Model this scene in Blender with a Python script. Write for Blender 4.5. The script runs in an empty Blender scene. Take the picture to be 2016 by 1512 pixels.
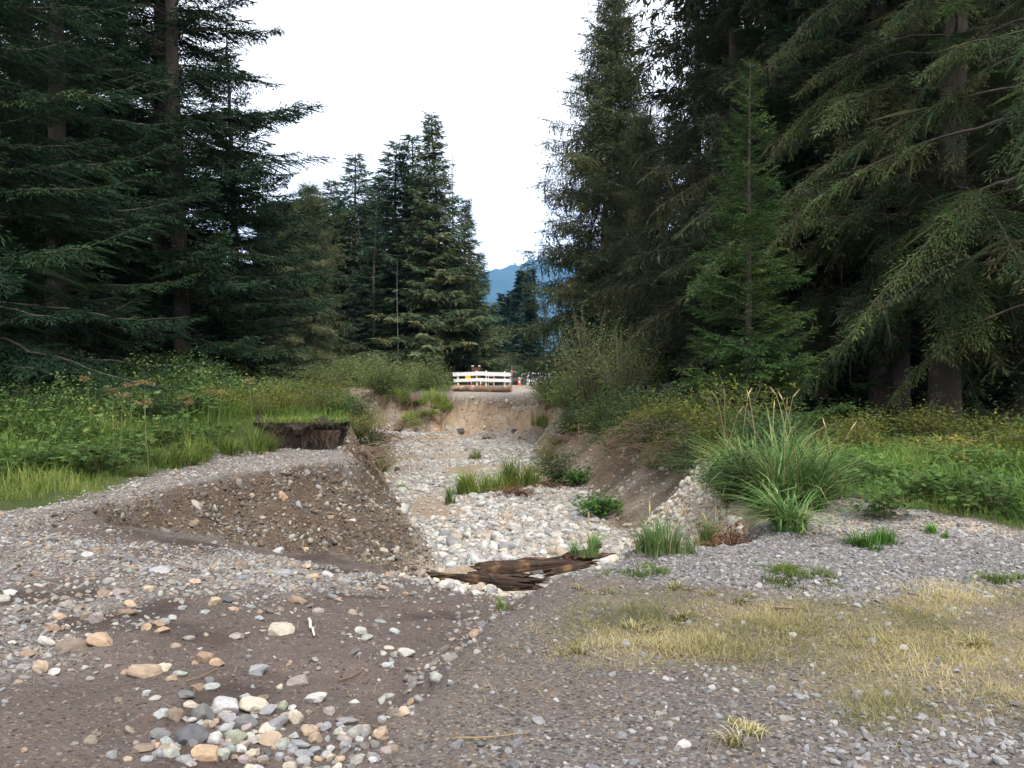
import bpy, bmesh, math, random
import numpy as np
from mathutils import Vector, geometry as mgeo
from mathutils.bvhtree import BVHTree

# ------------------------------------------------------------------ camera, sky, sun, exposure
F, CX, HY, CZ = 1640.0, 1008.0, 716.0, 1.6          # focal length in photo pixels, horizon row, eye height
scene = bpy.context.scene
C = scene.collection
cam_d = bpy.data.cameras.new('camera'); cam = bpy.data.objects.new('camera', cam_d); C.objects.link(cam)
cam.location = (0, 0, CZ); cam_d.sensor_width = 36; cam_d.lens = F / 2016 * 36
cam_d.clip_start = 0.05; cam_d.clip_end = 16000
cam.rotation_euler = (math.pi / 2 - math.atan((756 - HY) / F), 0, 0)
scene.camera = cam

SUN_EL, SUN_AZ = math.radians(56), math.radians(155)
world = bpy.data.worlds.new('World'); scene.world = world; world.use_nodes = True
wn = world.node_tree; bg = wn.nodes['Background']
sky = wn.nodes.new('ShaderNodeTexSky'); sky.sky_type = 'NISHITA'; sky.sun_disc = False
sky.sun_elevation = SUN_EL; sky.sun_rotation = SUN_AZ; sky.dust_density = 4.0; sky.air_density = 1.0; sky.ozone_density = 1.0
hs = wn.nodes.new('ShaderNodeHueSaturation'); hs.inputs['Saturation'].default_value = 0.35
mx = wn.nodes.new('ShaderNodeMix'); mx.data_type = 'RGBA'; mx.inputs['Factor'].default_value = 0.85   # bright even overcast
mx.inputs[7].default_value = (10.4, 10.4, 10.5, 1)
wn.links.new(sky.outputs[0], hs.inputs['Color']); wn.links.new(hs.outputs[0], mx.inputs[6])
wn.links.new(mx.outputs[2], bg.inputs['Color']); bg.inputs['Strength'].default_value = 0.085

sun_d = bpy.data.lights.new('sun', 'SUN'); sun = bpy.data.objects.new('sun', sun_d); C.objects.link(sun)
sun_d.energy = 1.7; sun_d.angle = math.radians(14); sun_d.color = (1.0, 0.93, 0.83)
_sd = Vector((math.sin(SUN_AZ) * math.cos(SUN_EL), math.cos(SUN_AZ) * math.cos(SUN_EL), math.sin(SUN_EL)))
sun.rotation_euler = _sd.to_track_quat('Z', 'Y').to_euler()

scene.view_settings.view_transform = 'Standard'; scene.view_settings.look = 'None'
scene.view_settings.gamma = 1; scene.view_settings.exposure = 1.3
scene.view_settings.use_curve_mapping = False
cy = scene.cycles
cy.max_bounces = 4; cy.diffuse_bounces = 2; cy.glossy_bounces = 1; cy.transmission_bounces = 2
cy.transparent_max_bounces = 4; cy.volume_bounces = 1; cy.caustics_reflective = False; cy.caustics_refractive = False
cy.use_denoising = True; cy.sample_clamp_indirect = 4

rng = np.random.default_rng(11)
R = math.radians

# ------------------------------------------------------------------ pixel helpers: a pixel is a direction, z or depth fixes the place
def g(px, py, z=0.0):
    d = (CZ - z) * F / (py - HY)
    return ((px - CX) * d / F, d, z)
def at(px, py, d):
    return ((px - CX) * d / F, d, CZ - (py - HY) * d / F)

# ------------------------------------------------------------------ noise
_H = np.random.default_rng(5).random(65536)
def vnoise(x, y, s=0):
    xi = np.floor(x).astype(np.int64); yi = np.floor(y).astype(np.int64)
    fx = x - xi; fy = y - yi; fx = fx * fx * (3 - 2 * fx); fy = fy * fy * (3 - 2 * fy)
    h = lambda a, b: _H[(a * 7919 + b * 104729 + s * 3571 + a * b * 13) & 65535]
    return (h(xi, yi) * (1 - fx) + h(xi + 1, yi) * fx) * (1 - fy) + (h(xi, yi + 1) * (1 - fx) + h(xi + 1, yi + 1) * fx) * fy - 0.5
def fbm(x, y, o=4, s=0):
    r = 0; a = 1.0
    for i in range(o):
        r = r + a * vnoise(x * 2 ** i + 17.3 * i, y * 2 ** i - 9.1 * i, s + i); a *= .5
    return r
def sstep(a, b, x):
    t = np.clip((x - a) / (b - a), 0, 1); return t * t * (3 - 2 * t)
def sdist(X, Y, poly):
    """signed distance to a polygon, positive inside"""
    P = np.array([(p[0], p[1]) for p in poly], float); n = len(P)
    d = np.full(X.shape, 1e9); ins = np.zeros(X.shape, bool)
    for i in range(n):
        a, b = P[i], P[(i + 1) % n]; e = b - a
        t = np.clip(((X - a[0]) * e[0] + (Y - a[1]) * e[1]) / (e @ e + 1e-12), 0, 1)
        d = np.minimum(d, np.hypot(X - a[0] - t * e[0], Y - a[1] - t * e[1]))
        c = (a[1] > Y) != (b[1] > Y)
        ins ^= c & (X < (b[0] - a[0]) * (Y - a[1]) / ((b[1] - a[1]) if b[1] != a[1] else 1e-12) + a[0])
    return np.where(ins, d, -d)

# ------------------------------------------------------------------ mesh helpers
def np_mesh(name, V, Fc, attrs=None, smooth=False, mat=None, matidx=None):
    V = np.asarray(V, np.float32); Fc = np.asarray(Fc, np.int32); k = Fc.shape[1]; n = len(Fc)
    me = bpy.data.meshes.new(name)
    me.vertices.add(len(V)); me.vertices.foreach_set('co', V.ravel())
    me.loops.add(n * k); me.loops.foreach_set('vertex_index', Fc.ravel())
    me.polygons.add(n); me.polygons.foreach_set('loop_start', np.arange(0, n * k, k, dtype=np.int32))
    if matidx is not None: me.polygons.foreach_set('material_index', np.asarray(matidx, np.int32))
    me.polygons.foreach_set('use_smooth', np.full(n, bool(smooth)))
    for a, v in (attrs or {}).items():
        v = np.asarray(v, np.float32)
        if v.ndim == 1:
            at_ = me.attributes.new(a, 'FLOAT', 'POINT'); at_.data.foreach_set('value', v)
        elif v.shape[1] == 4:
            at_ = me.attributes.new(a, 'FLOAT_COLOR', 'POINT'); at_.data.foreach_set('color', v.ravel())
        else:
            at_ = me.attributes.new(a, 'FLOAT_VECTOR', 'POINT'); at_.data.foreach_set('vector', v.ravel())
    me.update(calc_edges=True)
    for m in (mat if isinstance(mat, (list, tuple)) else [mat]):
        if m is not None: me.materials.append(m)
    return me
def inst(tv, tf, M, O):
    """copies of a small template (k,3),(m,c) under n 3x3 matrices and offsets"""
    n, k = len(M), len(tv)
    V = np.einsum('nij,kj->nki', M, tv) + O[:, None, :]
    Fc = tf[None] + (np.arange(n) * k)[:, None, None]
    return V.reshape(-1, 3), Fc.reshape(-1, tf.shape[1])
class Acc:
    def __init__(s): s.V = []; s.F = []; s.T = []; s.n = 0
    def add(s, V, Fc, t):
        V = np.asarray(V, float); s.V.append(V); s.F.append(np.asarray(Fc) + s.n); s.n += len(V)
        s.T.append(np.full(len(V), t) if np.isscalar(t) else np.asarray(t))
    def mesh(s, name, mat, smooth=False):
        return np_mesh(name, np.concatenate(s.V), np.concatenate(s.F), {'tint': np.concatenate(s.T)}, smooth, mat)
def nrm(v): return v / (np.linalg.norm(v, axis=-1, keepdims=True) + 1e-9)
def frames(x, up):
    """matrices whose columns are x, y, z with z near up"""
    x = nrm(x); y = nrm(np.cross(up, x)); z = np.cross(x, y)
    return np.stack([x, y, z], -1)
def tube(path, rad, n=6, cap=True):
    """triangulated tapered tube along a path (m,3)"""
    P = np.asarray(path, float); m = len(P); rad = np.broadcast_to(rad, (m,)).astype(float)
    t = nrm(np.gradient(P, axis=0)); ref = np.where(np.abs(t[:, 2:3]) > .9, [[1., 0, 0]], [[0, 0, 1.]])
    u = nrm(np.cross(t, ref)); v = np.cross(t, u)
    a = np.arange(n) * 2 * math.pi / n
    V = P[:, None] + rad[:, None, None] * (u[:, None] * np.cos(a)[None, :, None] + v[:, None] * np.sin(a)[None, :, None])
    V = V.reshape(-1, 3); i, j = np.meshgrid(np.arange(m - 1), np.arange(n), indexing='ij')
    a0 = i * n + j; a1 = i * n + (j + 1) % n
    f = np.concatenate([np.stack([a0, a1, a1 + n], -1).reshape(-1, 3), np.stack([a0, a1 + n, a0 + n], -1).reshape(-1, 3)])
    if cap:
        V = np.concatenate([V, P[:1], P[-1:]]); c0 = len(V) - 2
        q = np.arange(n); f = np.concatenate([f, np.stack([(q + 1) % n, q, np.full(n, c0)], -1),
                              np.stack([(m - 1) * n + q, (m - 1) * n + (q + 1) % n, np.full(n, c0 + 1)], -1)])
    return V, f
def box(x0, x1, y0, y1, z0, z1):
    V = np.array([(x, y, z) for x in (x0, x1) for y in (y0, y1) for z in (z0, z1)], float)
    q = np.array([(0, 1, 3, 2), (4, 6, 7, 5), (0, 4, 5, 1), (2, 3, 7, 6), (0, 2, 6, 4), (1, 5, 7, 3)])
    return V, np.concatenate([q[:, [0, 1, 2]], q[:, [0, 2, 3]]])
def link(name, me, parent=None, loc=None, rotz=None):
    o = bpy.data.objects.new(name, me); C.objects.link(o)
    if parent: o.parent = parent
    if loc is not None: o.location = loc
    if rotz is not None: o.rotation_euler = (0, 0, rotz)
    return o
def tag(o, label=None, cat=None, group=None, kind=None):
    if label: o['label'] = label
    if cat: o['category'] = cat
    if group: o['group'] = group
    if kind: o['kind'] = kind
    return o
def thing(name, label, cat, loc=(0, 0, 0), rotz=0, group=None):
    return tag(link(name, None, None, loc, rotz), label, cat, group)
def place(proto, label, loc, rotz=0, scale=1.0, group=None, first=None, tilt=(0, 0)):
    """a copy of a prototype: dict(name, cat, parts=[(name, mesh)])"""
    r = thing(proto['name'], label, proto['cat'], loc, rotz, group)
    r.rotation_euler = (tilt[0], tilt[1], rotz)
    r.scale = (scale,) * 3 if np.isscalar(scale) else scale
    for n, me in proto['parts']:
        o = link(n, me, r)
        if n in ('branches', 'stems', 'blades', 'foliage'): o['kind'] = 'stuff'
    return r

# ------------------------------------------------------------------ materials
class NT:
    def __init__(s, name):
        s.m = bpy.data.materials.new(name); s.m.use_nodes = True; s.t = s.m.node_tree
        s.b = s.t.nodes['Principled BSDF']; s.out = s.t.nodes['Material Output']
    def n(s, typ, **kw):
        nd = s.t.nodes.new(typ)
        for k, v in kw.items():
            if k in nd.inputs: nd.inputs[k].default_value = v
            else: setattr(nd, k, v)
        return nd
    def l(s, a, b): s.t.links.new(a, b)
    def attr(s, name, typ='GEOMETRY'): return s.n('ShaderNodeAttribute', attribute_name=name, attribute_type=typ)
    def noise(s, vec, scale, detail=4, rough=.6, dist=0):
        nd = s.n('ShaderNodeTexNoise'); nd.inputs['Scale'].default_value = scale; nd.inputs['Detail'].default_value = detail
        nd.inputs['Roughness'].default_value = rough; nd.inputs['Distortion'].default_value = dist
        if vec is not None: s.l(vec, nd.inputs['Vector'])
        return nd
    def ramp(s, fac, stops, interp='LINEAR'):
        nd = s.n('ShaderNodeValToRGB'); cr = nd.color_ramp; cr.interpolation = interp
        while len(cr.elements) < len(stops): cr.elements.new(0.5)
        for e, (p, c) in zip(cr.elements, stops): e.position = p; e.color = (*c, 1) if len(c) == 3 else c
        s.l(fac, nd.inputs[0]); return nd
    def mix(s, fac, a, b, mode='MIX'):
        nd = s.n('ShaderNodeMix', data_type='RGBA', blend_type=mode)
        for v, i in ((fac, 0), (a, 6), (b, 7)):
            if hasattr(v, 'is_linked'): s.l(v, nd.inputs[i])
            elif i == 0: nd.inputs[i].default_value = v
            else: nd.inputs[i].default_value = (*v, 1) if len(v) == 3 else v
        return nd.outputs[2]
    def math(s, op, a, b=0.0, c=0.0):
        nd = s.n('ShaderNodeMath', operation=op)
        for i, v in enumerate((a, b, c)):
            if hasattr(v, 'is_linked'): s.l(v, nd.inputs[i])
            else: nd.inputs[i].default_value = v
        return nd.outputs[0]
    def bump(s, h, strength, dist=.02):
        nd = s.n('ShaderNodeBump'); nd.inputs['Strength'].default_value = strength; nd.inputs['Distance'].default_value = dist
        s.l(h, nd.inputs['Height']); s.l(nd.outputs[0], s.b.inputs['Normal']); return nd
def plain(name, col, rough=.7, metal=0, var=.12, scale=8):
    m = NT(name); tc = m.n('ShaderNodeTexCoord'); nz = m.noise(tc.outputs['Object'], scale)
    c = m.mix(nz.outputs[0], tuple(x * (1 - var) for x in col), tuple(min(1, x * (1 + var)) for x in col))
    m.l(c, m.b.inputs['Base Color']); m.b.inputs['Roughness'].default_value = rough; m.b.inputs['Metallic'].default_value = metal
    return m.m
def leafmat(name, stops, trans=.25, rough=.6, objvar=.25):
    """foliage: tint attribute picks a colour along a ramp, whole plants differ a little"""
    m = NT(name); a = m.attr('tint'); oi = m.n('ShaderNodeObjectInfo')
    r = m.ramp(a.outputs['Fac'], stops)
    v = m.math('MULTIPLY_ADD', oi.outputs['Random'], 2 * objvar, 1 - objvar)
    hv = m.n('ShaderNodeHueSaturation'); m.l(v, hv.inputs['Value']); m.l(r.outputs[0], hv.inputs['Color'])
    m.l(hv.outputs[0], m.b.inputs['Base Color']); m.b.inputs['Roughness'].default_value = rough
    m.b.inputs['Specular IOR Level'].default_value = .06
    tr = m.n('ShaderNodeBsdfTranslucent'); m.l(hv.outputs[0], tr.inputs['Color'])
    mxs = m.n('ShaderNodeMixShader'); mxs.inputs[0].default_value = trans
    m.l(m.b.outputs[0], mxs.inputs[1]); m.l(tr.outputs[0], mxs.inputs[2]); m.l(mxs.outputs[0], m.out.inputs['Surface'])
    return m.m
def barkmat(name, a, b, scale=6):
    m = NT(name); tc = m.n('ShaderNodeTexCoord'); mp = m.n('ShaderNodeMapping'); mp.inputs['Scale'].default_value = (3, 3, .6)
    m.l(tc.outputs['Object'], mp.inputs[0]); nz = m.noise(mp.outputs[0], scale, 6, .7); n2 = m.noise(tc.outputs['Object'], 2.5, 3)
    c = m.mix(nz.outputs[0], a, b); c = m.mix(m.math('GREATER_THAN', n2.outputs[0], .6), c, tuple(x * 1.25 for x in b))
    m.l(c, m.b.inputs['Base Color']); m.b.inputs['Roughness'].default_value = .9; m.bump(nz.outputs[0], .8, .04); return m.m
def stonemat(name, palette, use_object_color=False):
    m = NT(name); tc = m.n('ShaderNodeTexCoord'); oi = m.n('ShaderNodeObjectInfo')
    if use_object_color: base = oi.outputs['Color']
    else:
        n = len(palette); base = m.ramp(oi.outputs['Random'], [(i / n, c) for i, c in enumerate(palette)], 'CONSTANT').outputs[0]
    add = m.n('ShaderNodeVectorMath', operation='ADD'); m.l(tc.outputs['Object'], add.inputs[0]); m.l(oi.outputs['Random'], add.inputs[1])
    sc = m.n('ShaderNodeVectorMath', operation='MULTIPLY'); m.l(oi.outputs['Random'], sc.inputs[0]); sc.inputs[1].default_value = (37, 53, 71)
    m.l(sc.outputs[0], add.inputs[1])
    nz = m.noise(add.outputs[0], 1.6, 5, .65); n2 = m.noise(add.outputs[0], 14, 3, .7)
    v = m.math('MULTIPLY_ADD', nz.outputs[0], 1.5, .25)
    c = m.mix(1.0, base, v, 'MULTIPLY')
    c = m.mix(m.math('MULTIPLY', sstep_node(m, n2.outputs[0], .5, .68), .5), c, (.10, .085, .075))
    m.l(c, m.b.inputs['Base Color']); m.b.inputs['Roughness'].default_value = .72
    m.b.inputs['Specular IOR Level'].default_value = .35
    m.bump(n2.outputs[0], .35, .05); return m.m
def sstep_node(m, v, a, b):
    nd = m.n('ShaderNodeMapRange', interpolation_type='SMOOTHSTEP'); m.l(v, nd.inputs[0])
    nd.inputs[1].default_value = a; nd.inputs[2].default_value = b; return nd.outputs[0]

# ------------------------------------------------------------------ terrain: breaklines -> triangulation -> one dense sheet
def bedp(px, py):
    d = 2.448 * F / (py - HY - 52.5); return ((px - CX) * d / F, d, -.848 - .032 * d)
lines = []
def L(*p): lines.append([tuple(map(float, q)) for q in p])
# left bank: foot along the stream bed, crest above it
L((-1.18, 9.9, -1.02), bedp(860, 1112), bedp(800, 1020), bedp(770, 962), bedp(745, 902), bedp(725, 870), (-9.5, 44, -1.9), (-15, 48, -1.3), (-40, 56, -.9))
L(g(690, 908), (-3.0, 14.9, .02), (-3.25, 15.8, .02))                                     # corner of the old road
L((-3.15, 15.95, .45), (-3.5, 17.5, .42), (-4.7, 25, .35), (-6.2, 32, .3), (-8.4, 38, .3), (-12, 42, .3), (-40, 49, .4))   # crest
# scarp of the old road, top and base
L((-6.0, 8.35, 0.02), g(200, 992), g(330, 965), g(450, 947), g(600, 930), g(690, 908))
L((-5.2, 8.1, -.02), g(206, 1026, -.2), g(330, 1040, -.4), g(450, 1060, -.6), g(560, 1080, -.78), g(700, 1102, -.92), (-1.18, 9.9, -1.02))
# undercut turf step at the back of the old road
L((-3.25, 15.8, .0), (-4.7, 15.75, .0), (-4.95, 15.2, .04))
L((-3.15, 15.95, .45), (-4.75, 15.9, .47), (-5.2, 15.3, .2), (-7.0, 13, .12), (-9.5, 10.2, .08), (-14, 8, .1))
# foreground: washed lower surface left, gully, platform right
L((-1.18, 9.9, -1.02), g(800, 1132, -.78), g(862, 1157, -.72), g(950, 1174, -.62), g(1035, 1187, -.52))          # lip above the cobbles
L((-1.0, 10.3, -1.1), (-.72, 8.95, -.93), (-.25, 8.3, -.86), (.3, 7.75, -.82), (.6, 7.9, -.85))                    # cobbles in front of the log
L((-.9, 2.6, .02), g(765, 1512, .02), g(800, 1465, .02), g(880, 1385, .03), g(905, 1340, .01), g(955, 1290, .0), g(1000, 1232, -.05), g(1066, 1178, -.1), g(1066, 1150, -.08),
  g(1105, 1126, -.05), g(1190, 1110, -.02), g(1252, 1092), (1.5, 7.35, .02), g(1500, 1058, .02))                   # rim of the platform
L((-1.1, 2.6, -.1), g(700, 1512, -.18), g(775, 1440, -.2), g(822, 1390, -.25), g(880, 1330, -.27), g(905, 1290, -.31), g(965, 1240, -.42), g(1042, 1205, -.55))  # bottom of the gully
L((.45, 7.15, -.5), (.9, 7.6, -.55), (1.35, 8.2, -.6), (1.9, 9.0, -.5), (2.2, 9.6, -.3))
L((.7, 8.4, -.9), (1.3, 9.3, -.98), (1.75, 10.6, -1.08), bedp(1232, 1092), bedp(1240, 1070), bedp(1203, 1030), bedp(1135, 952), bedp(1052, 902), bedp(1056, 870))
for q in ((0, 1512, -.02), (300, 1512, -.07), (0, 1300, -.05), (400, 1300, -.14), (0, 1150, -.06), (300, 1190, -.16), (600, 1300, -.19), (600, 1195, -.36),
          (750, 1180, -.5), (780, 1290, -.26), (450, 1110, -.45), (200, 1100, -.12), (650, 1130, -.72), (100, 1060, -.05), (830, 1220, -.4)):
    lines.append([g(*q)])
# right bank crest
L(g(1500, 1058, .02), (2.55, 9.3, .05), (3.0, 12, .12), (3.75, 15.8, .1), (3.5, 19.6, .1), (3.3, 25, .05), (2.9, 31, .0), (2.6, 38, -.05), (1.9, 42, -.3), g(1060, 796, -.5))
# far bank: crest and foot, left arm bends away
L(g(1060, 796, -.5), g(1010, 779, -.2), g(950, 776, -.15), g(900, 776, -.15), g(800, 775, -.15), g(745, 772, -.1), (-14, 57, .1), (-40, 64, .2))
L(bedp(1056, 870), bedp(1000, 864), bedp(900, 861), bedp(840, 853), (-9, 49.5, -1.55), (-15, 53, -1.15), (-40, 60, -.8))
# plain, road beyond, meadow and hill foot
for x in (-60, -30, -12, 3, 12, 30, 60):
    lines.append([(x, 66, -.12 if -10 < x < 8 else .1)]); lines.append([(x, 86, -.9 if -20 < x < 10 else .6)])
for q in ((-14, 20, .5), (-9, 24, .6), (-25, 30, .8), (-30, 14, .4), (6, 14, .12), (10, 18, .3), (14, 12, .15), (30, 20, .6), (12, 40, .5), (30, 50, .8), (5, 30, .1),
          (3, 3, 0), (6, 8, 0), (0, 0, 0), (-5, 0, 0), (5, 0, 0), (8, 4, 0), (-8, 4, .02), (-6, 6.5, 0), (2.2, 6.6, 0), (4, 8.9, .05), (-7, 9.6, .04), (-5.4, 11, .02),
          (-4.4, 13.5, .03), (-12, 8, .1), (-40, 0, .2), (40, 0, .2), (0, -20, 0), (20, 8, .1), (-60, 40, 1), (60, 40, 1)):
    lines.append([q])
for x in np.linspace(-6400, 6400, 9):
    for y in (-700, -60, 140, 600, 10200): lines.append([(x, y, 0.0 if y != 140 else .3)])
pts = {}; vv = []; ee = []
for ln in lines:
    prev = None
    for p in ln:
        k = (round(p[0], 3), round(p[1], 3))
        if k not in pts: pts[k] = len(vv); vv.append(p)
        i = pts[k]
        if prev is not None and prev != i: ee.append((prev, i))
        prev = i
res = mgeo.delaunay_2d_cdt([Vector((p[0], p[1])) for p in vv], ee, [], 0, 1e-4)
src = res[3]; zz = []
tmpz = {}
for i, v in enumerate(res[0]):
    zz.append(vv[src[i][0]][2] if src[i] else None)
for i, z in enumerate(zz):
    if z is None:    # crossing of two lines: nearest known height
        zz[i] = min((((vv[j][0] - res[0][i].x) ** 2 + (vv[j][1] - res[0][i].y) ** 2), vv[j][2]) for j in range(len(vv)))[1]
bvh = BVHTree.FromPolygons([(v.x, v.y, z) for v, z in zip(res[0], zz)], [tuple(f) for f in res[2]])

def axis(lo, hi, f):
    a = [lo]
    while a[-1] < hi: a.append(a[-1] + f(a[-1]))
    return np.array(a)
half = axis(0, 6000, lambda x: .06 + .02 * max(0, x - 4) if x < 55 else (x - 55) * .16 + 1.1)
gx = np.concatenate([-half[:0:-1], half])
fwd = axis(2.4, 9800, lambda y: .05 if y < 10 else (.05 + .0085 * (y - 10) if y < 60 else (y - 60) * .15 + .5))
back = 2.4 - axis(0, 600, lambda t: .1 + .2 * t)[:0:-1]
gy = np.concatenate([back, fwd])
GX, GY = np.meshgrid(gx, gy)          # rows are y
GZ = np.empty_like(GX)
_dn = Vector((0, 0, -1))
# the break lines wander: the lookup is shifted by noise, except round the turf hollow and far away
_ww = sstep(.3, 1.2, np.hypot((GX + 4.0) / 1.3, (GY - 15.7) / .9) - .6) * sstep(80, 55, GY) * (GY > 1.5) * sstep(70, 40, np.abs(GX))
_far = sstep(15, 40, GY)
WX = GX + _ww * ((.34 * (1 - _far)) * fbm(GX * 1.1, GY * 1.1, 4, 201) + 1.3 * _far * fbm(GX * .45, GY * .45, 4, 203))
WY = GY + _ww * ((.42 * (1 - _far)) * fbm(GX * 1.1, GY * 1.1, 4, 207) + 1.5 * _far * fbm(GX * .45, GY * .45, 4, 209) * sstep(53, 47, GY))
for j in range(GX.shape[0]):
    for i in range(GX.shape[1]):
        h = bvh.ray_cast(Vector((WX[j, i], WY[j, i], 50)), _dn)
        GZ[j, i] = h[0].z if h[0] is not None else 0.0
for _ in range(2):                     # round the break lines a little
    P = np.pad(GZ, 1, 'edge'); GZ = .4 * GZ + .15 * (P[:-2, 1:-1] + P[2:, 1:-1] + P[1:-1, :-2] + P[1:-1, 2:])
near = (GY > -30) & (GY < 90) & (np.abs(GX) < 60)

# zones (1 = inside); the lines wobble
wx = GX + .35 * fbm(GX * 1.3, GY * 1.3, 4, 1); wy = GY + .35 * fbm(GX * 1.3, GY * 1.3, 4, 7)
wx = np.where(GY < 12, GX + .14 * fbm(GX * 3, GY * 3, 4, 1), wx); wy = np.where(GY < 12, GY + .14 * fbm(GX * 3, GY * 3, 4, 7), wy)
def zone(poly, soft): return np.where(near, sstep(-soft, soft, sdist(wx, wy, poly)), 0)
bed_poly = [(-1.25, 9.8), bedp(860, 1112), bedp(800, 1020), bedp(770, 962), bedp(745, 902), bedp(725, 870), (-9.5, 44), (-15, 48), (-40, 56), (-40, 60), (-15, 53), (-9, 49.5),
            bedp(840, 853), bedp(900, 861), bedp(1000, 864), bedp(1056, 870), bedp(1052, 902), bedp(1135, 952), bedp(1203, 1030), bedp(1240, 1070), bedp(1232, 1092), (1.75, 10.6), (1.3, 9.2), (.7, 8.3), (.25, 7.6), (-.3, 8.0), (-.75, 8.7)]
Z = {}
Z['bed'] = zone(bed_poly, .3)
Z['farbank'] = zone([bedp(1080, 870), bedp(1000, 866), bedp(900, 863), bedp(840, 855), (-9, 49), (-15, 52.5), (-15, 57.5), (-8, 51.2), (-6, 48.8), (0, 46.6), (3, 43), (3.2, 39)], .25)
Z['road'] = zone([(-3.6, 47.3), (2.2, 44), (2.6, 48), (2.8, 60), (4, 70), (6, 86), (-9, 86), (-5, 66), (-3.7, 54)], .5)
Z['rbank'] = zone([bedp(1056, 866), bedp(1052, 902), bedp(1135, 952), bedp(1203, 1030), bedp(1240, 1070), (1.75, 10.6), (1.4, 9.2), (1.0, 7.6), (2.1, 7.7), (2.6, 9.6), (3.1, 12), (3.9, 15.8), (3.7, 19.6), (3.5, 25), (3.1, 31), (2.8, 38), (2.2, 42)], .2)
Z['scarp'] = zone([(-5.0, 8.6), g(200, 990), g(330, 963), g(450, 940), g(600, 918), (-2.6, 13.9), (-3.1, 15.2), (-3.0, 17), bedp(768, 965), bedp(800, 1020), bedp(862, 1112), (-1.1, 9.7), g(700, 1102, -.92), g(560, 1082, -.78), g(450, 1062, -.6), g(330, 1042, -.4)], .12)
Z['oldroad'] = zone([g(200, 990), g(330, 960), g(450, 935), g(600, 915), (-2.6, 13.9), (-3.1, 15.75), (-4.8, 15.7), (-4.8, 15.1), g(400, 905), g(200, 958), g(60, 1000), (-7, 7.6), (-5, 7.8)], .15)
Z['leftbank'] = zone([(-3.0, 15.4), (-3.0, 17), (-3.1, 21), bedp(745, 902), bedp(725, 870), (-9.5, 44), (-15, 48), (-15, 43), (-8.2, 38), (-6, 32), (-4.5, 25), (-3.3, 17.5)], .25)
Z['wash'] = zone([g(0, 1045), g(210, 1040, -.2), g(560, 1085, -.78), g(860, 1130, -1), g(1040, 1195, -.5), g(960, 1235, -.2), g(900, 1310), g(830, 1390), g(730, 1512), (-1.1, 2), (-9, 2), (-9, 7.5)], .12)
Z['washgravel'] = zone([g(0, 1040), g(200, 1030), g(560, 1085, -.6), g(800, 1130, -.8), g(700, 1165, -.5), g(480, 1170, -.25), g(250, 1200, -.1), g(130, 1290), g(0, 1330), (-9, 4), (-9, 7.5)], .22)
Z['dry'] = zone([g(1230, 1155), g(1330, 1190), g(1500, 1180), g(1700, 1185), g(2016, 1155), (9, 6), (9, 3.7), g(2016, 1420), g(1700, 1430), g(1560, 1350), g(1400, 1300), g(1180, 1290), g(1050, 1290), g(1130, 1230)], .45)
Z['crush'] = zone([g(1080, 1110), g(1250, 1085), g(1450, 1060), g(1600, 990), g(1700, 1000), g(2016, 1050), (9, 8.0), (9, 6.2), g(2016, 1165), g(1700, 1190), g(1400, 1150), g(1200, 1125)], .15)
Z['crush2'] = zone([g(1300, 1340), g(1480, 1330), g(1600, 1400), g(1750, 1450), g(2016, 1430), (6, 2), (-.2, 2), g(900, 1512), g(1050, 1450), g(1200, 1420)], .3)
Z['lgrass'] = zone([g(-200, 1010), g(0, 1005), g(150, 985), g(260, 945), g(420, 905), (-4.8, 15.2), (-4.75, 15.9), (-3.2, 15.95), (-3.5, 17.5), (-4.7, 25), (-8.4, 38), (-14, 43), (-40, 49), (-60, 40), (-60, 5), (-12, 7)], .2)
Z['rgrass'] = zone([(2.3, 8.2), g(1530, 1040), g(1660, 985), g(1750, 1005), g(2016, 1042), (9, 7.6), (14, 8), (14, 11.5), (3.2, 13.5), (2.6, 10)], .2)
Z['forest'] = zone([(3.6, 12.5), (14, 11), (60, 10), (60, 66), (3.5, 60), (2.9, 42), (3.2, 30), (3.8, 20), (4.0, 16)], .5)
Z['mead'] = np.where(near, sstep(0, 1, .5 * (GY > 57) * (np.abs(GX + 1) > 6)), 0)
# the cut bank is steep under its rim and flattens to a talus; its rim is bitten
_zs = Z['scarp'] * (GZ < .02) * sstep(0, .25, sdist(GX, GY, [(-5.2, 8.2), (-5.2, 14), (-2.4, 14.6), (-.8, 13), (-.8, 9.4)]))
GZ = GZ * (1 - _zs) + _zs * -(.95 * np.clip(-GZ / .95, 0, 2) ** .62)
GZ -= .16 * Z['scarp'] * sstep(.02, .3, fbm(GX * 1.9 + 4, GY * 1.9, 4, 131)) * sstep(-1, -.3, GZ)
_zf = Z['farbank'] * (GZ < -.15); GZ = GZ * (1 - _zf) + _zf * -(.15 + 2.1 * np.clip((-GZ - .15) / 2.1, 0, 2) ** .82)
GZ += Z['farbank'] * .75 * fbm(GX * .6, GY * .9, 4, 141) * sstep(-.25, -.7, GZ)
# gravel bars in the bed
GZ += Z['bed'] * .16 * fbm(GX * .55, GY * .33, 3, 121)
# fine relief
amp = .016 * near + .075 * Z['scarp'] + .05 * Z['rbank'] + .03 * Z['leftbank'] + .22 * Z['farbank'] + .03 * Z['bed'] + .025 * Z['wash'] + .05 * Z['lgrass']
GZ = GZ + amp * fbm(GX * 2.2, GY * 2.2, 5, 3) * 1.6 + .3 * amp * fbm(GX * 9, GY * 9, 2, 9) + .05 * near * fbm(GX * .35, GY * .35, 2, 21)
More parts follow.
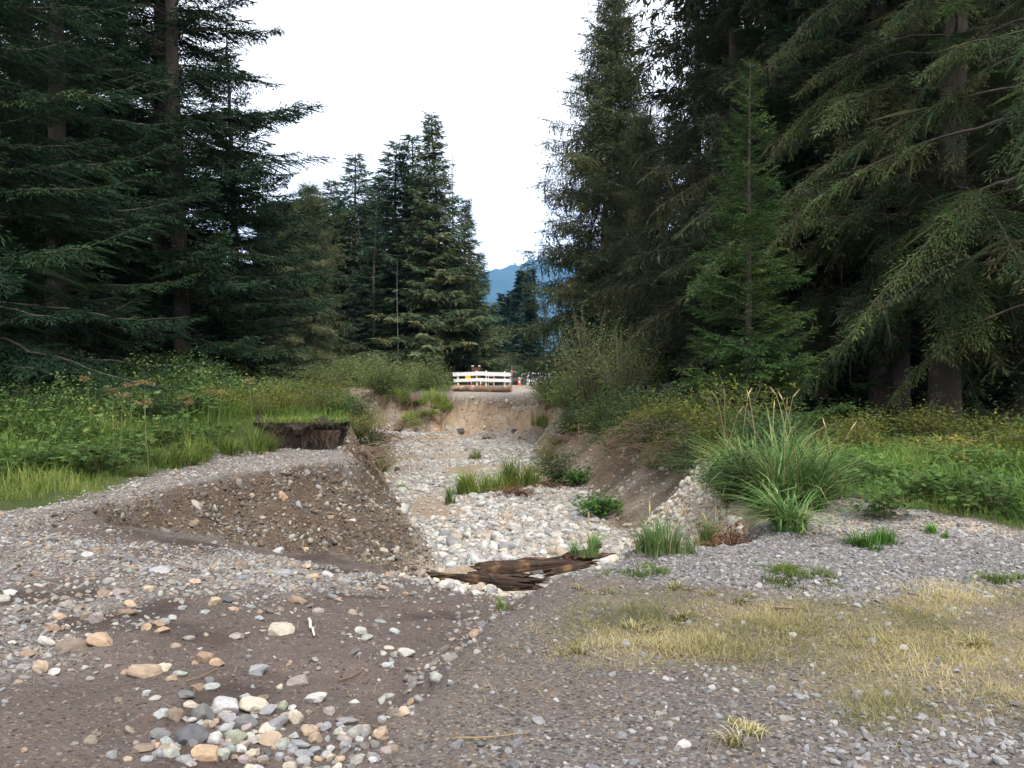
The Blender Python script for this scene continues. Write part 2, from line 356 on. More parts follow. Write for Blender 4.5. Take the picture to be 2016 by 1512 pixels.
# slumped bites along the scarp rim and rills down the slopes
rill = np.abs(fbm(GX * 2.6 + GY * .9, GY * .7 - GX * .3, 3, 31)); GZ -= .10 * Z['scarp'] * sstep(.12, 0, rill)
rill2 = np.abs(fbm(GY * 1.6 + GX * .5, GX * .5, 3, 37)); GZ -= .16 * Z['rbank'] * sstep(.14, 0, rill2)
rill3 = np.abs(fbm(GX * 1.1 + GY * .25, GY * .4, 3, 41)); GZ -= .28 * Z['farbank'] * sstep(.16, 0, rill3)

col = np.empty(GX.shape + (3,)); col[:] = (.108, .092, .081)            # worn dirt and fine gravel
peb = np.full(GX.shape, .45); grit = np.full(GX.shape, 1.0)
def lay(z, c, p=None):
    global col, peb
    col = col * (1 - z[..., None]) + np.array(c) * z[..., None]
    if p is not None: peb = peb * (1 - z) + p * z
nz = fbm(GX * .8, GY * .8, 4, 51)
far = ~near
col[far] = (.05, .075, .025); peb[far] = 0
lay(Z['mead'], (.10, .15, .035), 0)
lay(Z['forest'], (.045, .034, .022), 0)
lay(Z['oldroad'], (.16, .145, .135), .8)
lay(Z['lgrass'], (.05, .06, .022), .0)
lay(Z['rgrass'], (.055, .06, .025), .05)
lay(Z['scarp'] * (1 - Z['oldroad'] * .8), (.088, .066, .049), .45)
tan = sstep(-.2, .35, fbm(GX * 1.2 + 3, GY * .5, 3, 61) + .25 * (GX + 2.2))
lay(Z['scarp'] * tan * .6 * (GX > -2.6), (.155, .122, .09), .25)
lay(Z['leftbank'], (.20, .15, .105), .4)
lay(Z['rbank'], (.25, .205, .16), .5)
lay(Z['rbank'] * sstep(.05, .35, nz), (.155, .12, .088), .4)
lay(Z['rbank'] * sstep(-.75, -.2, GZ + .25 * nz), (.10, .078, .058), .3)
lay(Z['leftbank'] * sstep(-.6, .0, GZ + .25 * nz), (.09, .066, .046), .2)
lay(Z['rbank'] * sstep(13.5, 11, GY), (.33, .275, .21), .8)
lay(Z['farbank'], (.36, .265, .175), .35)
lay(Z['farbank'] * sstep(.0, .4, nz), (.28, .205, .14), .5)
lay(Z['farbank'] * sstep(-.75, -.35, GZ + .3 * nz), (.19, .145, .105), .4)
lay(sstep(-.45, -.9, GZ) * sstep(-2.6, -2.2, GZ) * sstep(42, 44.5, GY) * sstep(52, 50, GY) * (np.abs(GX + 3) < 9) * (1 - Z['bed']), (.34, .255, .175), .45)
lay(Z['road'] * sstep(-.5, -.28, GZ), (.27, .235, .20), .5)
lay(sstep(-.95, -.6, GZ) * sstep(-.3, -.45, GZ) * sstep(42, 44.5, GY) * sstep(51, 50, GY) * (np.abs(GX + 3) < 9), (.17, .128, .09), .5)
lay(Z['wash'], (.098, .078, .069), .25)
lay(Z['washgravel'] * sstep(-.35, .1, fbm(GX * 2, GY * 2, 3, 71)), (.15, .135, .125), .95)
lay(Z['crush'], (.155, .145, .14), .95)
lay(Z['crush'] * sstep(2.2, 3.0, GX) * sstep(7.2, 8, GY), (.30, .25, .20), .8)
lay(Z['crush2'], (.115, .103, .094), .7)
lay(Z['dry'] * sstep(-.35, .25, fbm(GX * 1.7, GY * 1.7, 4, 81)), (.165, .14, .095), .35)
lay(Z['wash'] * sstep(.12, .4, fbm(GX * 1.5 + 7, GY * 1.5, 4, 101)), (.06, .045, .039), .12)
lay(Z['bed'], (.31, .28, .245), 1.0)
Z['sand'] = Z['bed'] * sstep(.06, .26, fbm(GX * .6, GY * .4, 3, 91)); lay(Z['sand'], (.27, .215, .16), .35)

# ground material
gm = NT('ground_soil_and_gravel'); tcg = gm.n('ShaderNodeTexCoord'); oc = tcg.outputs['Object']
ca = gm.attr('soil'); pa = gm.attr('peb')
n1 = gm.noise(oc, 1.8, 6, .65); n2 = gm.noise(oc, 22, 5, .7); n3 = gm.noise(oc, .5, 3)
v1 = gm.n('ShaderNodeTexVoronoi', voronoi_dimensions='3D'); v1.inputs['Scale'].default_value = 42; gm.l(oc, v1.inputs['Vector'])
v2 = gm.n('ShaderNodeTexVoronoi', voronoi_dimensions='3D'); v2.inputs['Scale'].default_value = 95; gm.l(oc, v2.inputs['Vector'])
sep = gm.n('ShaderNodeSeparateColor'); gm.l(v1.outputs['Color'], sep.inputs[0])
sep2 = gm.n('ShaderNodeSeparateColor'); gm.l(v2.outputs['Color'], sep2.inputs[0])
base = gm.mix(1.0, ca.outputs['Color'], gm.math('MULTIPLY_ADD', n1.outputs[0], 1.0, .5), 'MULTIPLY')
base = gm.mix(1.0, base, gm.math('MULTIPLY_ADD', n2.outputs[0], .8, .6), 'MULTIPLY')
pal = gm.ramp(sep.outputs[0], [(0, (.42, .42, .42)), (.2, (1.5, 1.45, 1.4)), (.38, (.7, .72, .78)), (.55, (1.25, .98, .72)), (.7, (.95, .98, 1.0)), (.82, (2.0, 1.95, 1.85)), (.9, (.55, .5, .5))], 'CONSTANT')
pal2 = gm.ramp(sep2.outputs[1], [(0, (.5, .5, .52)), (.25, (1.2, 1.15, 1.1)), (.5, (.8, .8, .85)), (.75, (1.6, 1.5, 1.4)), (.92, (2.3, 2.3, 2.3))], 'CONSTANT')
pc1 = gm.mix(1.0, ca.outputs['Color'], pal.outputs[0], 'MULTIPLY'); pc2 = gm.mix(1.0, ca.outputs['Color'], pal2.outputs[0], 'MULTIPLY')
c_ = gm.mix(gm.math('MULTIPLY', gm.math('LESS_THAN', sep2.outputs[0], gm.math('MULTIPLY_ADD', pa.outputs['Fac'], .6, .08)), .85), base, pc2)
c_ = gm.mix(gm.math('MULTIPLY', gm.math('LESS_THAN', sep.outputs[1], pa.outputs['Fac']), gm.math('LESS_THAN', v1.outputs['Distance'], .5)), c_, pc1)
gm.l(c_, gm.b.inputs['Base Color']); gm.b.inputs['Roughness'].default_value = .93; gm.b.inputs['Specular IOR Level'].default_value = .2
hh = gm.math('MULTIPLY_ADD', gm.math('MULTIPLY', gm.math('SUBTRACT', .6, v1.outputs['Distance']), pa.outputs['Fac']), .8, n2.outputs[0])
hh = gm.math('MULTIPLY_ADD', gm.math('SUBTRACT', .6, v2.outputs['Distance']), .35, hh)
gm.bump(hh, .75, .022)
ny, nx = GX.shape
idx = np.arange(ny * nx).reshape(ny, nx)
quads = np.stack([idx[:-1, :-1], idx[:-1, 1:], idx[1:, 1:], idx[1:, :-1]], -1).reshape(-1, 4)
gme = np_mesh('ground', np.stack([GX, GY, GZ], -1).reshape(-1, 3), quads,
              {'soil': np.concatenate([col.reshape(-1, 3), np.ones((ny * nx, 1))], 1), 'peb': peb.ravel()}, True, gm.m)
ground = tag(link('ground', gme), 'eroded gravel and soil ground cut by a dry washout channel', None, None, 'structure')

def gi(A, x, y):
    """value of a ground-sheet array at x, y (bilinear)"""
    x = np.asarray(x, float); y = np.asarray(y, float)
    i = np.clip(np.searchsorted(gx, x) - 1, 0, nx - 2); j = np.clip(np.searchsorted(gy, y) - 1, 0, ny - 2)
    u = np.clip((x - gx[i]) / (gx[i + 1] - gx[i]), 0, 1); v = np.clip((y - gy[j]) / (gy[j + 1] - gy[j]), 0, 1)
    return (A[j, i] * (1 - u) + A[j, i + 1] * u) * (1 - v) + (A[j + 1, i] * (1 - u) + A[j + 1, i + 1] * u) * v
def gz(x, y): return gi(GZ, x, y)
def hit(px, py):
    """where the ray of a photo pixel meets the ground sheet"""
    d = np.concatenate([np.arange(2.5, 14, .01), np.arange(14, 120, .05)])
    x = (px - CX) * d / F; z = CZ - (py - HY) * d / F; k = np.nonzero(z <= gz(x, d))[0]
    i = k[0] if len(k) else len(d) - 1
    return x[i], d[i], float(gz(x[i], d[i]))

# ------------------------------------------------------------------ far land: wooded hillside left behind, blue mountain
hillmat = NT('wooded_slope'); _t = hillmat.n('ShaderNodeTexCoord'); _n = hillmat.noise(_t.outputs['Object'], .02, 8, .75)
hillmat.l(hillmat.mix(_n.outputs[0], (.02, .035, .018), (.07, .10, .05)), hillmat.b.inputs['Base Color']); hillmat.b.inputs['Roughness'].default_value = 1
hillmat.bump(_n.outputs[0], 1, 6)
def terrain_patch(name, xs, ys, f, mat, label):
    X, Y = np.meshgrid(xs, ys); Zz = f(X, Y); n, m = X.shape; id_ = np.arange(n * m).reshape(n, m)
    q = np.stack([id_[:-1, :-1], id_[:-1, 1:], id_[1:, 1:], id_[1:, :-1]], -1).reshape(-1, 4)
    o = link(name, np_mesh(name, np.stack([X, Y, Zz], -1).reshape(-1, 3), q, None, True, mat)); return tag(o, label, None, None, 'structure')
def hillz(X, Y):
    s = np.maximum(0, -X - .30 * Y - 6) * sstep(58, 100, Y)
    return -.7 + 110 * (1 - np.exp(-s * .62 / 110)) + 3 * fbm(X * .03, Y * .03, 3, 77) * np.minimum(1, s / 20)
meadmat = NT('meadow_and_forest_slope'); _t = meadmat.n('ShaderNodeTexCoord'); _n = meadmat.noise(_t.outputs['Object'], .6, 6, .7)
_sx = meadmat.n('ShaderNodeSeparateXYZ'); meadmat.l(_t.outputs['Object'], _sx.inputs[0])
_c = meadmat.mix(_n.outputs[0], (.07, .11, .03), (.19, .25, .06)); _n2 = meadmat.noise(_t.outputs['Object'], .12, 6, .8)
_c2 = meadmat.mix(_n2.outputs[0], (.015, .03, .02), (.05, .075, .045))
meadmat.l(meadmat.mix(sstep_node(meadmat, _sx.outputs[2], 4, 10), _c, _c2), meadmat.b.inputs['Base Color']); meadmat.b.inputs['Roughness'].default_value = 1
terrain_patch('hillside', np.linspace(-480, -20, 110), np.linspace(58, 470, 90), hillz, meadmat.m, 'grassy slope rising to a wooded hillside')
def mtn(X, Y):
    h = 1080 * np.exp(-((X - 350) / 1900) ** 2) * np.exp(-((Y - 8000) / 1300) ** 2)
    return -30 + h + 260 * fbm(X * .0011, Y * .0011, 4, 88) * np.minimum(1, h / 250) + 60 * fbm(X * .012, Y * .012, 3, 12) * np.minimum(1, h / 200)
terrain_patch('mountain', np.linspace(-4200, 4200, 200), np.linspace(5600, 9700, 90), mtn, hillmat.m, 'distant forested mountain fading to blue')

# ------------------------------------------------------------------ foliage templates
def spray(r, L, lam, wid, droop, ang=52):
    """flat conifer side-branch of length L along x, set with small needle-tuft diamonds of length lam"""
    V = []; Fc = []; up = np.array([0, 0, 1.])
    def dia(p, d, l, w):
        d = d / np.linalg.norm(d); s = np.cross(up + r.normal(0, .35, 3), d); s /= np.linalg.norm(s) + 1e-9; n = len(V)
        V.extend([p, p + d * l * .5 + s * w * l, p + d * l, p + d * l * .4 - s * w * l]); Fc.extend([(n, n + 1, n + 2), (n, n + 2, n + 3)])
    ns = max(4, int(L / (lam * .75)))
    for i in range(ns):
        t = (i + .2 + .6 * r.random()) / ns; sd = 1 if i % 2 else -1
        p = np.array([t * L, 0, 0.]); sl = .42 * L * (1 - t) ** .65 * r.uniform(.65, 1.15) + lam * .7
        a = R(ang + r.normal(0, 9)) * (1 - .35 * t)
        d = np.array([math.cos(a), sd * math.sin(a), r.normal(0, .12)])
        k = max(1, int(sl / (lam * .62)))
        for j in range(k):
            q = p + d * sl * (j / k); q[2] -= .18 * sl * (j / k) ** 2
            a2 = R(r.uniform(15, 45)) * (1 if j % 2 else -1) * (j < k - 1)
            d2 = np.array([d[0] * math.cos(a2) - d[1] * math.sin(a2), d[0] * math.sin(a2) + d[1] * math.cos(a2), d[2] - .12 + r.normal(0, .16)])
            dia(q, d2, lam * r.uniform(.8, 1.3), wid)
    dia(np.zeros(3), np.array([1., 0, 0]), L * 1.02, .012 / max(L, .1)); dia(np.array([L - lam * .6, 0, 0]), np.array([1., 0, 0]), lam * 1.3, wid)
    V = np.array(V); V[:, 2] -= droop * V[:, 0] ** 2 / L; return V, np.array(Fc)
def conifer(seed, H, Rm, z0, gap, per, prof, elev, sag, tip, lat=.33, dens=.2, lam=.12, weep=0.0, trunk_r=None, bare=0, gapp=0.0, wid=.15, lmin=.18, skip=.0, zlod=1e9, s_in=.12, flare=.25, ev=.09):
    """a conifer: trunk, woody branches and needle crown; above zlod (over any view from the path) the sprays are coarser"""
    r = np.random.default_rng(seed); trunk_r = trunk_r or H * .013
    bins = np.array([.22, .4, .65, 1.0, 1.5, 2.2])
    T = {}
    for b, Lb in enumerate(bins):
        for v in range(2):
            T[b, v, 0] = spray(r, Lb, lam * (1 if Lb > .3 else .8), wid, .16 + .14 * v)
            T[b, v, 1] = spray(r, Lb, min(max(lam * 2.4, .28), Lb), wid * 1.25, .2)
    A = Acc(); B = Acc(); Q = {k: ([], [], []) for k in T}
    zs = np.linspace(0, H, 30); ph = r.random(2) * 6
    tx = .018 * H * np.sin(zs / H * 3 + ph[0]) * zs / H; ty = .018 * H * np.sin(zs / H * 2.4 + ph[1]) * zs / H
    tr = trunk_r * ((1 - zs / H) ** .85 + .02) * (1 + flare * np.exp(-zs / .35))
    zf = np.concatenate([[0, .12, .3, .55], zs[1:]]); zf.sort()
    TV, TF = tube(np.stack([np.interp(zf, zs, tx), np.interp(zf, zs, ty), zf], -1), trunk_r * ((1 - zf / H) ** .85 + .02) * (1 + flare * np.exp(-zf / .3)), 14)
    TV[:, :2] += .035 * trunk_r * r.normal(0, 1, (len(TV), 2))
    az = r.random() * 6; z = z0
    while z < H - .12:
        f = (z - z0) / (H - z0); az += r.random(); lod = 1 if z > zlod else 0
        for k in range(per):
            if r.random() < skip: continue
            zz_ = z + r.uniform(-.5, .5) * gap; az += 2 * math.pi / per + r.normal(0, .25)
            Lb = Rm * prof(f) * r.uniform(.7, 1.12) * (r.uniform(.45, .8) if r.random() < gapp else 1)
            if Lb < .12: continue
            n = max(5, int(Lb / .3)); s = np.linspace(0, 1, n)
            e = elev(f) + r.normal(0, ev)
            h = np.array([math.cos(az), math.sin(az), 0.]); sdv = np.array([-h[1], h[0], 0.])
            wob = r.normal(0, .05) * Lb
            P = (np.array([np.interp(zz_, zs, tx), np.interp(zz_, zs, ty), zz_])[None] + h[None] * (Lb * s)[:, None] * math.cos(e) + sdv[None] * (wob * s ** 2)[:, None])
            P[:, 2] += Lb * (math.sin(e) * s - sag * r.uniform(.6, 1.25) * s ** 2 + tip * s ** 4); P += np.cumsum(r.normal(0, .010 * Lb ** .7, (n, 3)), 0) * np.minimum(1, s * 4)[:, None]
            V, Fc = tube(P[::2] if lod else P, np.maximum(.003, .0115 * Lb ** .8 * (1 - s * .94))[::2 if lod else 1], 4 if not lod else 3, False); B.add(V, Fc, r.random())
            dn = dens * (2.0 if lod else 1); nl = max(2, int(Lb / dn)); tint = r.random() * .55
            tg = nrm(np.gradient(P, axis=0)); s0 = s_in if bare < r.random() else .4
            for q in range(2 * nl):
                ss = s0 + (1 - s0) * (q + r.random()) / (2 * nl); i = min(n - 2, int(ss * (n - 1))); u = ss * (n - 1) - i
                p = P[i] * (1 - u) + P[i + 1] * u; t = tg[i]
                sd = 1 if q % 2 else -1; a = R(r.normal(54, 17)) * (1 - .3 * ss)
                d = t * math.cos(a) + sdv * sd * math.sin(a); ll = (lat * Lb * (1 - ss) ** .7 * r.uniform(.45, 1.1) + lmin * r.uniform(.6, 1.4)) * (1.5 if r.random() < .12 else 1)
                w = weep * (r.uniform(.5, 1.2) if r.random() < .7 else r.uniform(-.5, .4)); d = d * (1 - min(w, .95)) + np.array([0, 0, -1.]) * w + r.normal(0, .07, 3)
                up = np.array([0, 0, 1.]) + r.normal(0, .38, 3)
                if weep > .4: up = h * 1.0 + r.normal(0, .6, 3)
                b = int(np.argmin(np.abs(np.log(bins / ll)))); kk = (b, int(r.integers(2)), lod)
                d = d / np.linalg.norm(d) * (ll / bins[b])
                Q[kk][0].append(np.concatenate([d, up])); Q[kk][1].append(p); Q[kk][2].append(tint + .45 * r.random())
            kk = (1, 0, lod); Q[kk][0].append(np.concatenate([tg[-1] * (lmin * 1.5 + .06 * Lb) / .4, [0, 0, 1.]])); Q[kk][1].append(P[-2]); Q[kk][2].append(tint + .4)
        z += gap * r.uniform(.7, 1.3) * (1.25 if lod else 1)
    for kk, (m, o, t) in Q.items():
        if not m: continue
        m = np.array(m); ln = np.linalg.norm(m[:, :3], axis=1); Fm = frames(m[:, :3], m[:, 3:]) * ln[:, None, None]
        V, Fc = inst(T[kk][0], T[kk][1], Fm, np.array(o)); A.add(V, Fc, np.repeat(np.array(t), len(T[kk][0])))
    if bare:
        for q in range(int(bare * 34)):
            zz_ = r.uniform(.05 * H, z0 + .3 * H); a = r.random() * 6.28; l = r.uniform(.4, 1.9); s = np.linspace(0, 1, 5)
            P = np.stack([np.interp(zz_, zs, tx) + np.cos(a) * l * s, np.interp(zz_, zs, ty) + np.sin(a) * l * s, zz_ - .25 * l * s - .2 * l * s ** 2 + r.normal(0, .03, 5)], -1)
            V, Fc = tube(P, .012 * (1 - .8 * s), 3, False); B.add(V, Fc, r.random())
    print('tree', seed, 'tris', sum(len(f) for f in A.F), sum(len(f) for f in B.F))
    return (TV, TF), B, A
M_bark = barkmat('bark_grey_brown', (.035, .026, .02), (.11, .09, .075))
M_barkd = barkmat('bark_dark', (.022, .016, .013), (.065, .05, .042))
M_barkp = barkmat('bark_pale', (.12, .105, .09), (.28, .25, .22))
M_fir = leafmat('fir_needles', [(0, (.016, .036, .022)), (.5, (.028, .056, .03)), (1, (.048, .088, .038))])
M_young = leafmat('young_fir_needles', [(0, (.026, .058, .022)), (.5, (.05, .095, .03)), (1, (.095, .15, .042))])
M_spruce = leafmat('spruce_needles', [(0, (.042, .072, .044)), (.55, (.075, .108, .052)), (1, (.16, .155, .07))])
M_hem = leafmat('hemlock_needles', [(0, (.020, .038, .019)), (.35, (.036, .064, .028)), (.6, (.064, .062, .03)), (.8, (.065, .105, .038)), (1, (.105, .165, .048))])
M_weep = leafmat('weeping_needles', [(0, (.026, .042, .022)), (.5, (.046, .060, .030)), (1, (.09, .085, .042))])
M_spire = leafmat('spire_needles', [(0, (.044, .068, .038)), (.5, (.078, .10, .05)), (1, (.145, .14, .07))])
M_mid = leafmat('mid_needles', [(0, (.034, .062, .042)), (.6, (.055, .092, .055)), (1, (.11, .125, .06))])
M_far = leafmat('far_needles', [(0, (.022, .044, .034)), (1, (.045, .072, .045))])
def proto(name, tree, leaf, bark):
    (TV, TF), B, A = tree
    return dict(name=name, cat='tree', parts=[('trunk', np_mesh('trunk', TV, TF, None, True, bark)), ('branches', B.mesh('branches', bark)), ('crown', A.mesh('crown', leaf))])
P_fir = proto('fir_tree', conifer(1, 30, 6.2, 1.6, .55, 5, lambda f: (1 - f) ** .8 * (.85 + .15 * math.sin(9 * f)), lambda f: .05 + .45 * f, .22, .14, .27, .18, lam=.13, bare=.5, gapp=.35, trunk_r=.30, wid=.14, skip=.05, zlod=14.5), M_fir, M_bark)
P_fir2 = proto('fir_tree', conifer(2, 26, 5.6, .5, .5, 5, lambda f: (1 - f) ** .75, lambda f: -.08 + .5 * f, .16, .16, .24, .18, lam=.115, gapp=.3, trunk_r=.33, wid=.13, zlod=12), M_fir, M_bark)
P_young = proto('young_fir_tree', conifer(3, 7.8, 1.7, .9, .235, 7, lambda f: (1 - f) ** .9 + .07, lambda f: .16 + .5 * f, .14, .16, .42, .11, lam=.062, trunk_r=.085, wid=.17, lmin=.09, gapp=.35, flare=.1), M_young, M_bark)
P_weep = proto('weeping_conifer_tree', conifer(4, 19, 4.8, 2.2, .32, 6, lambda f: (1 - f) ** .62 * (.88 + .12 * math.sin(14 * f)) + .03, lambda f: -.02 + .5 * f, .35, .14, .12, .11, lam=.145, weep=.72, trunk_r=.24, wid=.13, lmin=.42, gapp=.25, skip=.08), M_spire, M_bark)
P_spr = proto('spruce_tree', conifer(5, 22, 6.2, .4, .36, 7, lambda f: (1 - f) ** 1.1 * (.88 + .12 * math.sin(11 * f)) + .03, lambda f: -.05 + .5 * f, .25, .16, .26, .24, lam=.26, weep=.25, trunk_r=.26, wid=.16, lmin=.3, gapp=.3), M_spruce, M_bark)
P_spr2 = proto('spruce_tree', conifer(6, 21, 4.4, 1.2, .40, 6, lambda f: (1 - f) ** .7 * (.75 + .25 * math.sin(17 * f + 1)) + .03, lambda f: .0 + .55 * f, .22, .12, .3, .24, lam=.26, weep=.15, trunk_r=.24, wid=.16, lmin=.28, gapp=.5, skip=.1, bare=.6), M_mid, M_bark)
P_hem = proto('hemlock_tree', conifer(7, 27, 6.4, 3.2, .58, 5, lambda f: (1 - f) ** .6 * (.8 + .2 * math.sin(8 * f + 1)), lambda f: .20 + .3 * f, .60, .0, .22, .15, lam=.085, weep=.34, trunk_r=.34, wid=.11, lmin=.22, bare=1, gapp=.45, skip=.22, zlod=11, s_in=.35, ev=.2), M_hem, M_barkd)
P_hem2 = proto('hemlock_tree', conifer(8, 24, 5.2, 2.4, .5, 5, lambda f: (1 - f) ** .6 * (.8 + .2 * math.sin(11 * f)), lambda f: .05 + .35 * f, .38, .05, .16, .15, lam=.125, weep=.62, trunk_r=.28, wid=.11, lmin=.42, bare=1, gapp=.35, zlod=14, s_in=.25), M_weep, M_barkd)
P_far = proto('far_conifer_tree', conifer(9, 20, 3.1, .3, .5, 6, lambda f: (1 - f) ** .85 + .03, lambda f: -.1 + .5 * f, .2, .12, .3, .5, lam=.5, weep=.2, trunk_r=.2, wid=.2, lmin=.4), M_far, M_bark)
P_far2 = proto('far_conifer_tree', conifer(10, 22, 2.6, .6, .55, 5, lambda f: (1 - f) ** .7 * (.8 + .2 * math.sin(15 * f)) + .03, lambda f: -.05 + .4 * f, .2, .1, .3, .5, lam=.5, weep=.2, trunk_r=.2, wid=.2, lmin=.4, gapp=.3), M_far, M_bark)

def tree(P, label, x, y, h=None, rz=None, wide=1.0, group=None, dz=0.0):
    zt = max(v.co.z for v in P['parts'][0][1].vertices) if 'h' not in P else P['h']; P['h'] = zt
    s = (h or zt) / zt
    return place(P, label, (x, y, float(gz(x, y)) - .12 + dz), rng.random() * 6.28 if rz is None else rz, (s * wide, s * wide, s), group)
def X(px, d): return (px - CX) * d / F

# left stand
tree(P_fir, 'tall fir with bare lower trunk, middle of three grouped trunks on the left bank', X(318, 27), 27, 30, 1.0)
tree(P_fir, 'tall fir nearest the gap, its long dark boughs reaching out over the left shrubs', X(362, 25.5), 25.5, 27, 2.6, 1.0)
tree(P_fir, 'tall fir with dark slim trunk, left of the three grouped trunks', X(252, 29), 29, 31, 4.0, .95)
tree(P_fir2, 'broad dark fir standing on the left verge behind the cow parsnip leaves', X(-60, 17), 17, 24, 1.2, 1.0)
tree(P_fir2, 'bushy fir with layered dark green sprays between the verge fir and grouped trunks', X(110, 22), 22, 23, 3.3, .95)
tree(P_fir2, 'low spreading fir at the end of the left stand beside the willow thicket', X(465, 30), 30, 13.5, 5.1, 1.1)
LB = 'firs deep in the left stand'
for px, d, h in ((-250, 24, 26), (30, 33, 27), (-120, 40, 28), (70, 27, 25), (190, 34, 26)):
    tree(P_fir2 if d != 38 else P_fir, 'dark fir deep in the left stand behind the front trunks', X(px, d), d, h, None, 1.0, LB)
# middle group beyond the willows
tree(P_spr, 'tallest full spruce of the middle group, olive sprays sweeping low', X(862, 66), 66, 21.5, .4, 1.15)
tree(P_spr2, 'narrow pointed conifer behind the tallest full spruce, left side', X(823, 69), 69, 20.6, 1.2, 1.35)
tree(P_spr2, 'narrow pointed conifer with open layered top beside the tallest spruce', X(788, 70), 70, 20.2, 2.0, 1.5)
tree(P_spr, 'dark spruce leaning on the gap side of the tallest spruce', X(912, 69), 69, 15.5, 3.1, 1.1)
tree(P_spr2, 'slender conifer with shaggy conical top apart from the middle group', X(692, 76), 76, 21.0, 4.5, 1.45)
tree(P_spr2, 'thin sparse conifer beside the shaggy topped slender conifer', X(652, 80), 80, 19.5, 5.5, 1.25)
tree(P_fir2, 'short dense bluish fir in front of the middle group', X(745, 68), 66, 15.0, .9, .9)
tree(P_spr, 'olive spruce at the left end of the middle group', X(690, 71), 71, 14.5, 2.2, 1.5)
tree(P_spr2, 'conifer with small dark pointed top between slender and tallest conifers', X(742, 80), 80, 20.2, 3.7, 1.4)
tree(P_fir2, 'low dark green fir at the foot of the tallest full spruce', X(930, 64), 64, 10.5, 5.0, 1.05)
tree(P_weep, 'brownish weeping spruce behind the left fir boughs', X(598, 60), 60, 14.5, 1.0, 1.2)
MB = 'conifers filling in behind the middle group'
for px, d, h in ((610, 88, 19), (575, 84, 18), (560, 70, 15), (640, 68, 11), (720, 92, 20), (840, 84, 17), (780, 90, 18), (880, 88, 16), (640, 95, 21), (530, 92, 19), (800, 66, 8), (660, 74, 15), (760, 74, 17), (700, 66, 9), (940, 80, 13), (585, 76, 16), (835, 76, 19)):
    tree((P_spr, P_spr2, P_far)[int(px) % 3], 'conifer filling in behind the front trees of the middle group', X(px, d), d, h, None, 1.4, MB)
# gap: far trees before the mountain
for px, d, h in ((985, 150, 14), (1000, 170, 15), (1015, 160, 15.5), (1030, 140, 17), (970, 165, 13), (1045, 130, 16), (1005, 190, 18), (955, 150, 12)):
    tree((P_far, P_far2)[int(px) % 2], 'small distant conifer in the gap below the blue mountain', X(px, d), d, h, None, 1.2, 'distant conifers in the gap')
tree(P_far, 'dark conifer just left of the tall weeping spire, beyond the road', X(1044, 98), 98, 10, .3, 1.1)
tree(P_fir2, 'dense dark fir low beside the road behind the orange cone', X(1070, 93), 93, 9.5, 2.0, 1.1)
# right side
tree(P_weep, 'tall spire conifer with weeping brown green twigs, alone against the sky', X(1185, 39), 39, 18.8, .7, 1.02)
tree(P_weep, 'shorter weeping conifer joined to the big spire on its right side', X(1275, 35), 36, 12.5, 2.9, .95)
tree(P_young, 'young bright green fir with visible trunk on top of the right bank', X(1474, 14.2), 14.2, 6.7, .4, .95)
tree(P_hem2, 'big drooping hemlock hung with brown curtains of twigs behind the young fir', X(1455, 26.5), 26.5, 22, 1.3, 1.05)
tree(P_hem, 'old hemlock with thick dark trunk and arching boughs over the forest edge', X(1858, 18.6), 18.6, 27, .2, 1.0)
tree(P_hem, 'hemlock with long drooping tips beside the young fir, trunk in deep shade', X(1735, 20.5), 20.5, 25, 2.4, .9)
tree(P_hem, 'hemlock at the forest edge whose bright green bough hangs over the right verge', X(2100, 15), 15, 24, 3.9, .95)
tree(P_hem2, 'slim dark hemlock trunk between the two thick hemlocks', X(1775, 20), 20, 21, 5.2, .8)
RB = 'hemlocks deep in the right forest'
for px, d, h in ((1560, 24, 23), (1640, 30, 24), (1760, 27, 25), (1900, 26, 23), (2010, 22, 24), (1480, 33, 23), (1360, 31, 20), (1380, 42, 19), (1700, 40, 25), (1880, 38, 26),
                 (2080, 32, 25), (2200, 24, 24), (1560, 44, 24), (1980, 46, 26), (1420, 47, 22), (2250, 40, 26), (1610, 23, 21), (1830, 23, 22), (1950, 29, 23), (1690, 33, 22), (1540, 30, 22), (2060, 26, 22), (1790, 35, 23)):
    tree((P_hem2, P_hem2, P_fir2)[int(d) % 3], 'dark hemlock deep inside the right forest', X(px, d), d, h, None, 1.1, RB)
# far hillside trees seen between the left trunks
HG = 'conifers on the far hillside'; hr = np.random.default_rng(77)
for k in range(95):
    d = hr.uniform(110, 330); px = hr.uniform(-200, 480); x = X(px, d); z = float(hillz(np.array([x]), np.array([d]))[0])
    o = place((P_far, P_far2)[k % 2], 'distant conifer on the hazy hillside behind the left stand', (x, d, max(z, float(gz(x, d))) - .3), hr.random() * 6.28, hr.uniform(.8, 1.25), HG)
# dead snag
def snag():
    r = np.random.default_rng(4); z = np.linspace(0, 21, 20)
    V, Fc = tube(np.stack([.15 * np.sin(z * .3), .1 * np.sin(z * .2), z], -1), .20 * (1 - z / 22.5), 8); B = Acc()
    for q in range(60):
        zz_ = r.uniform(6, 20.5); a = r.random() * 6.28; l = r.uniform(.15, .9) * (1.2 - zz_ / 24); s = np.linspace(0, 1, 4)
        P = np.stack([np.cos(a) * l * s, np.sin(a) * l * s, zz_ + .1 * l * s - .3 * l * s ** 2], -1); v, f = tube(P, .022 * (1 - .7 * s), 3, False); B.add(v, f, .5)
    return dict(name='dead_snag_tree', cat='tree', parts=[('trunk', np_mesh('trunk', V, Fc, None, True, M_barkp)), ('branches', B.mesh('branches', M_barkp))])
_sn = snag()
tree(dict(_sn, parts=[_sn['parts'][0]]), 'thin pale bare trunk standing in front of the middle group', X(783, 63), 63, 9.5, None, .55)
tree(_sn, 'bare dead snag with pale trunk rising beside the tallest spruce', X(893, 70), 70, 20.5)

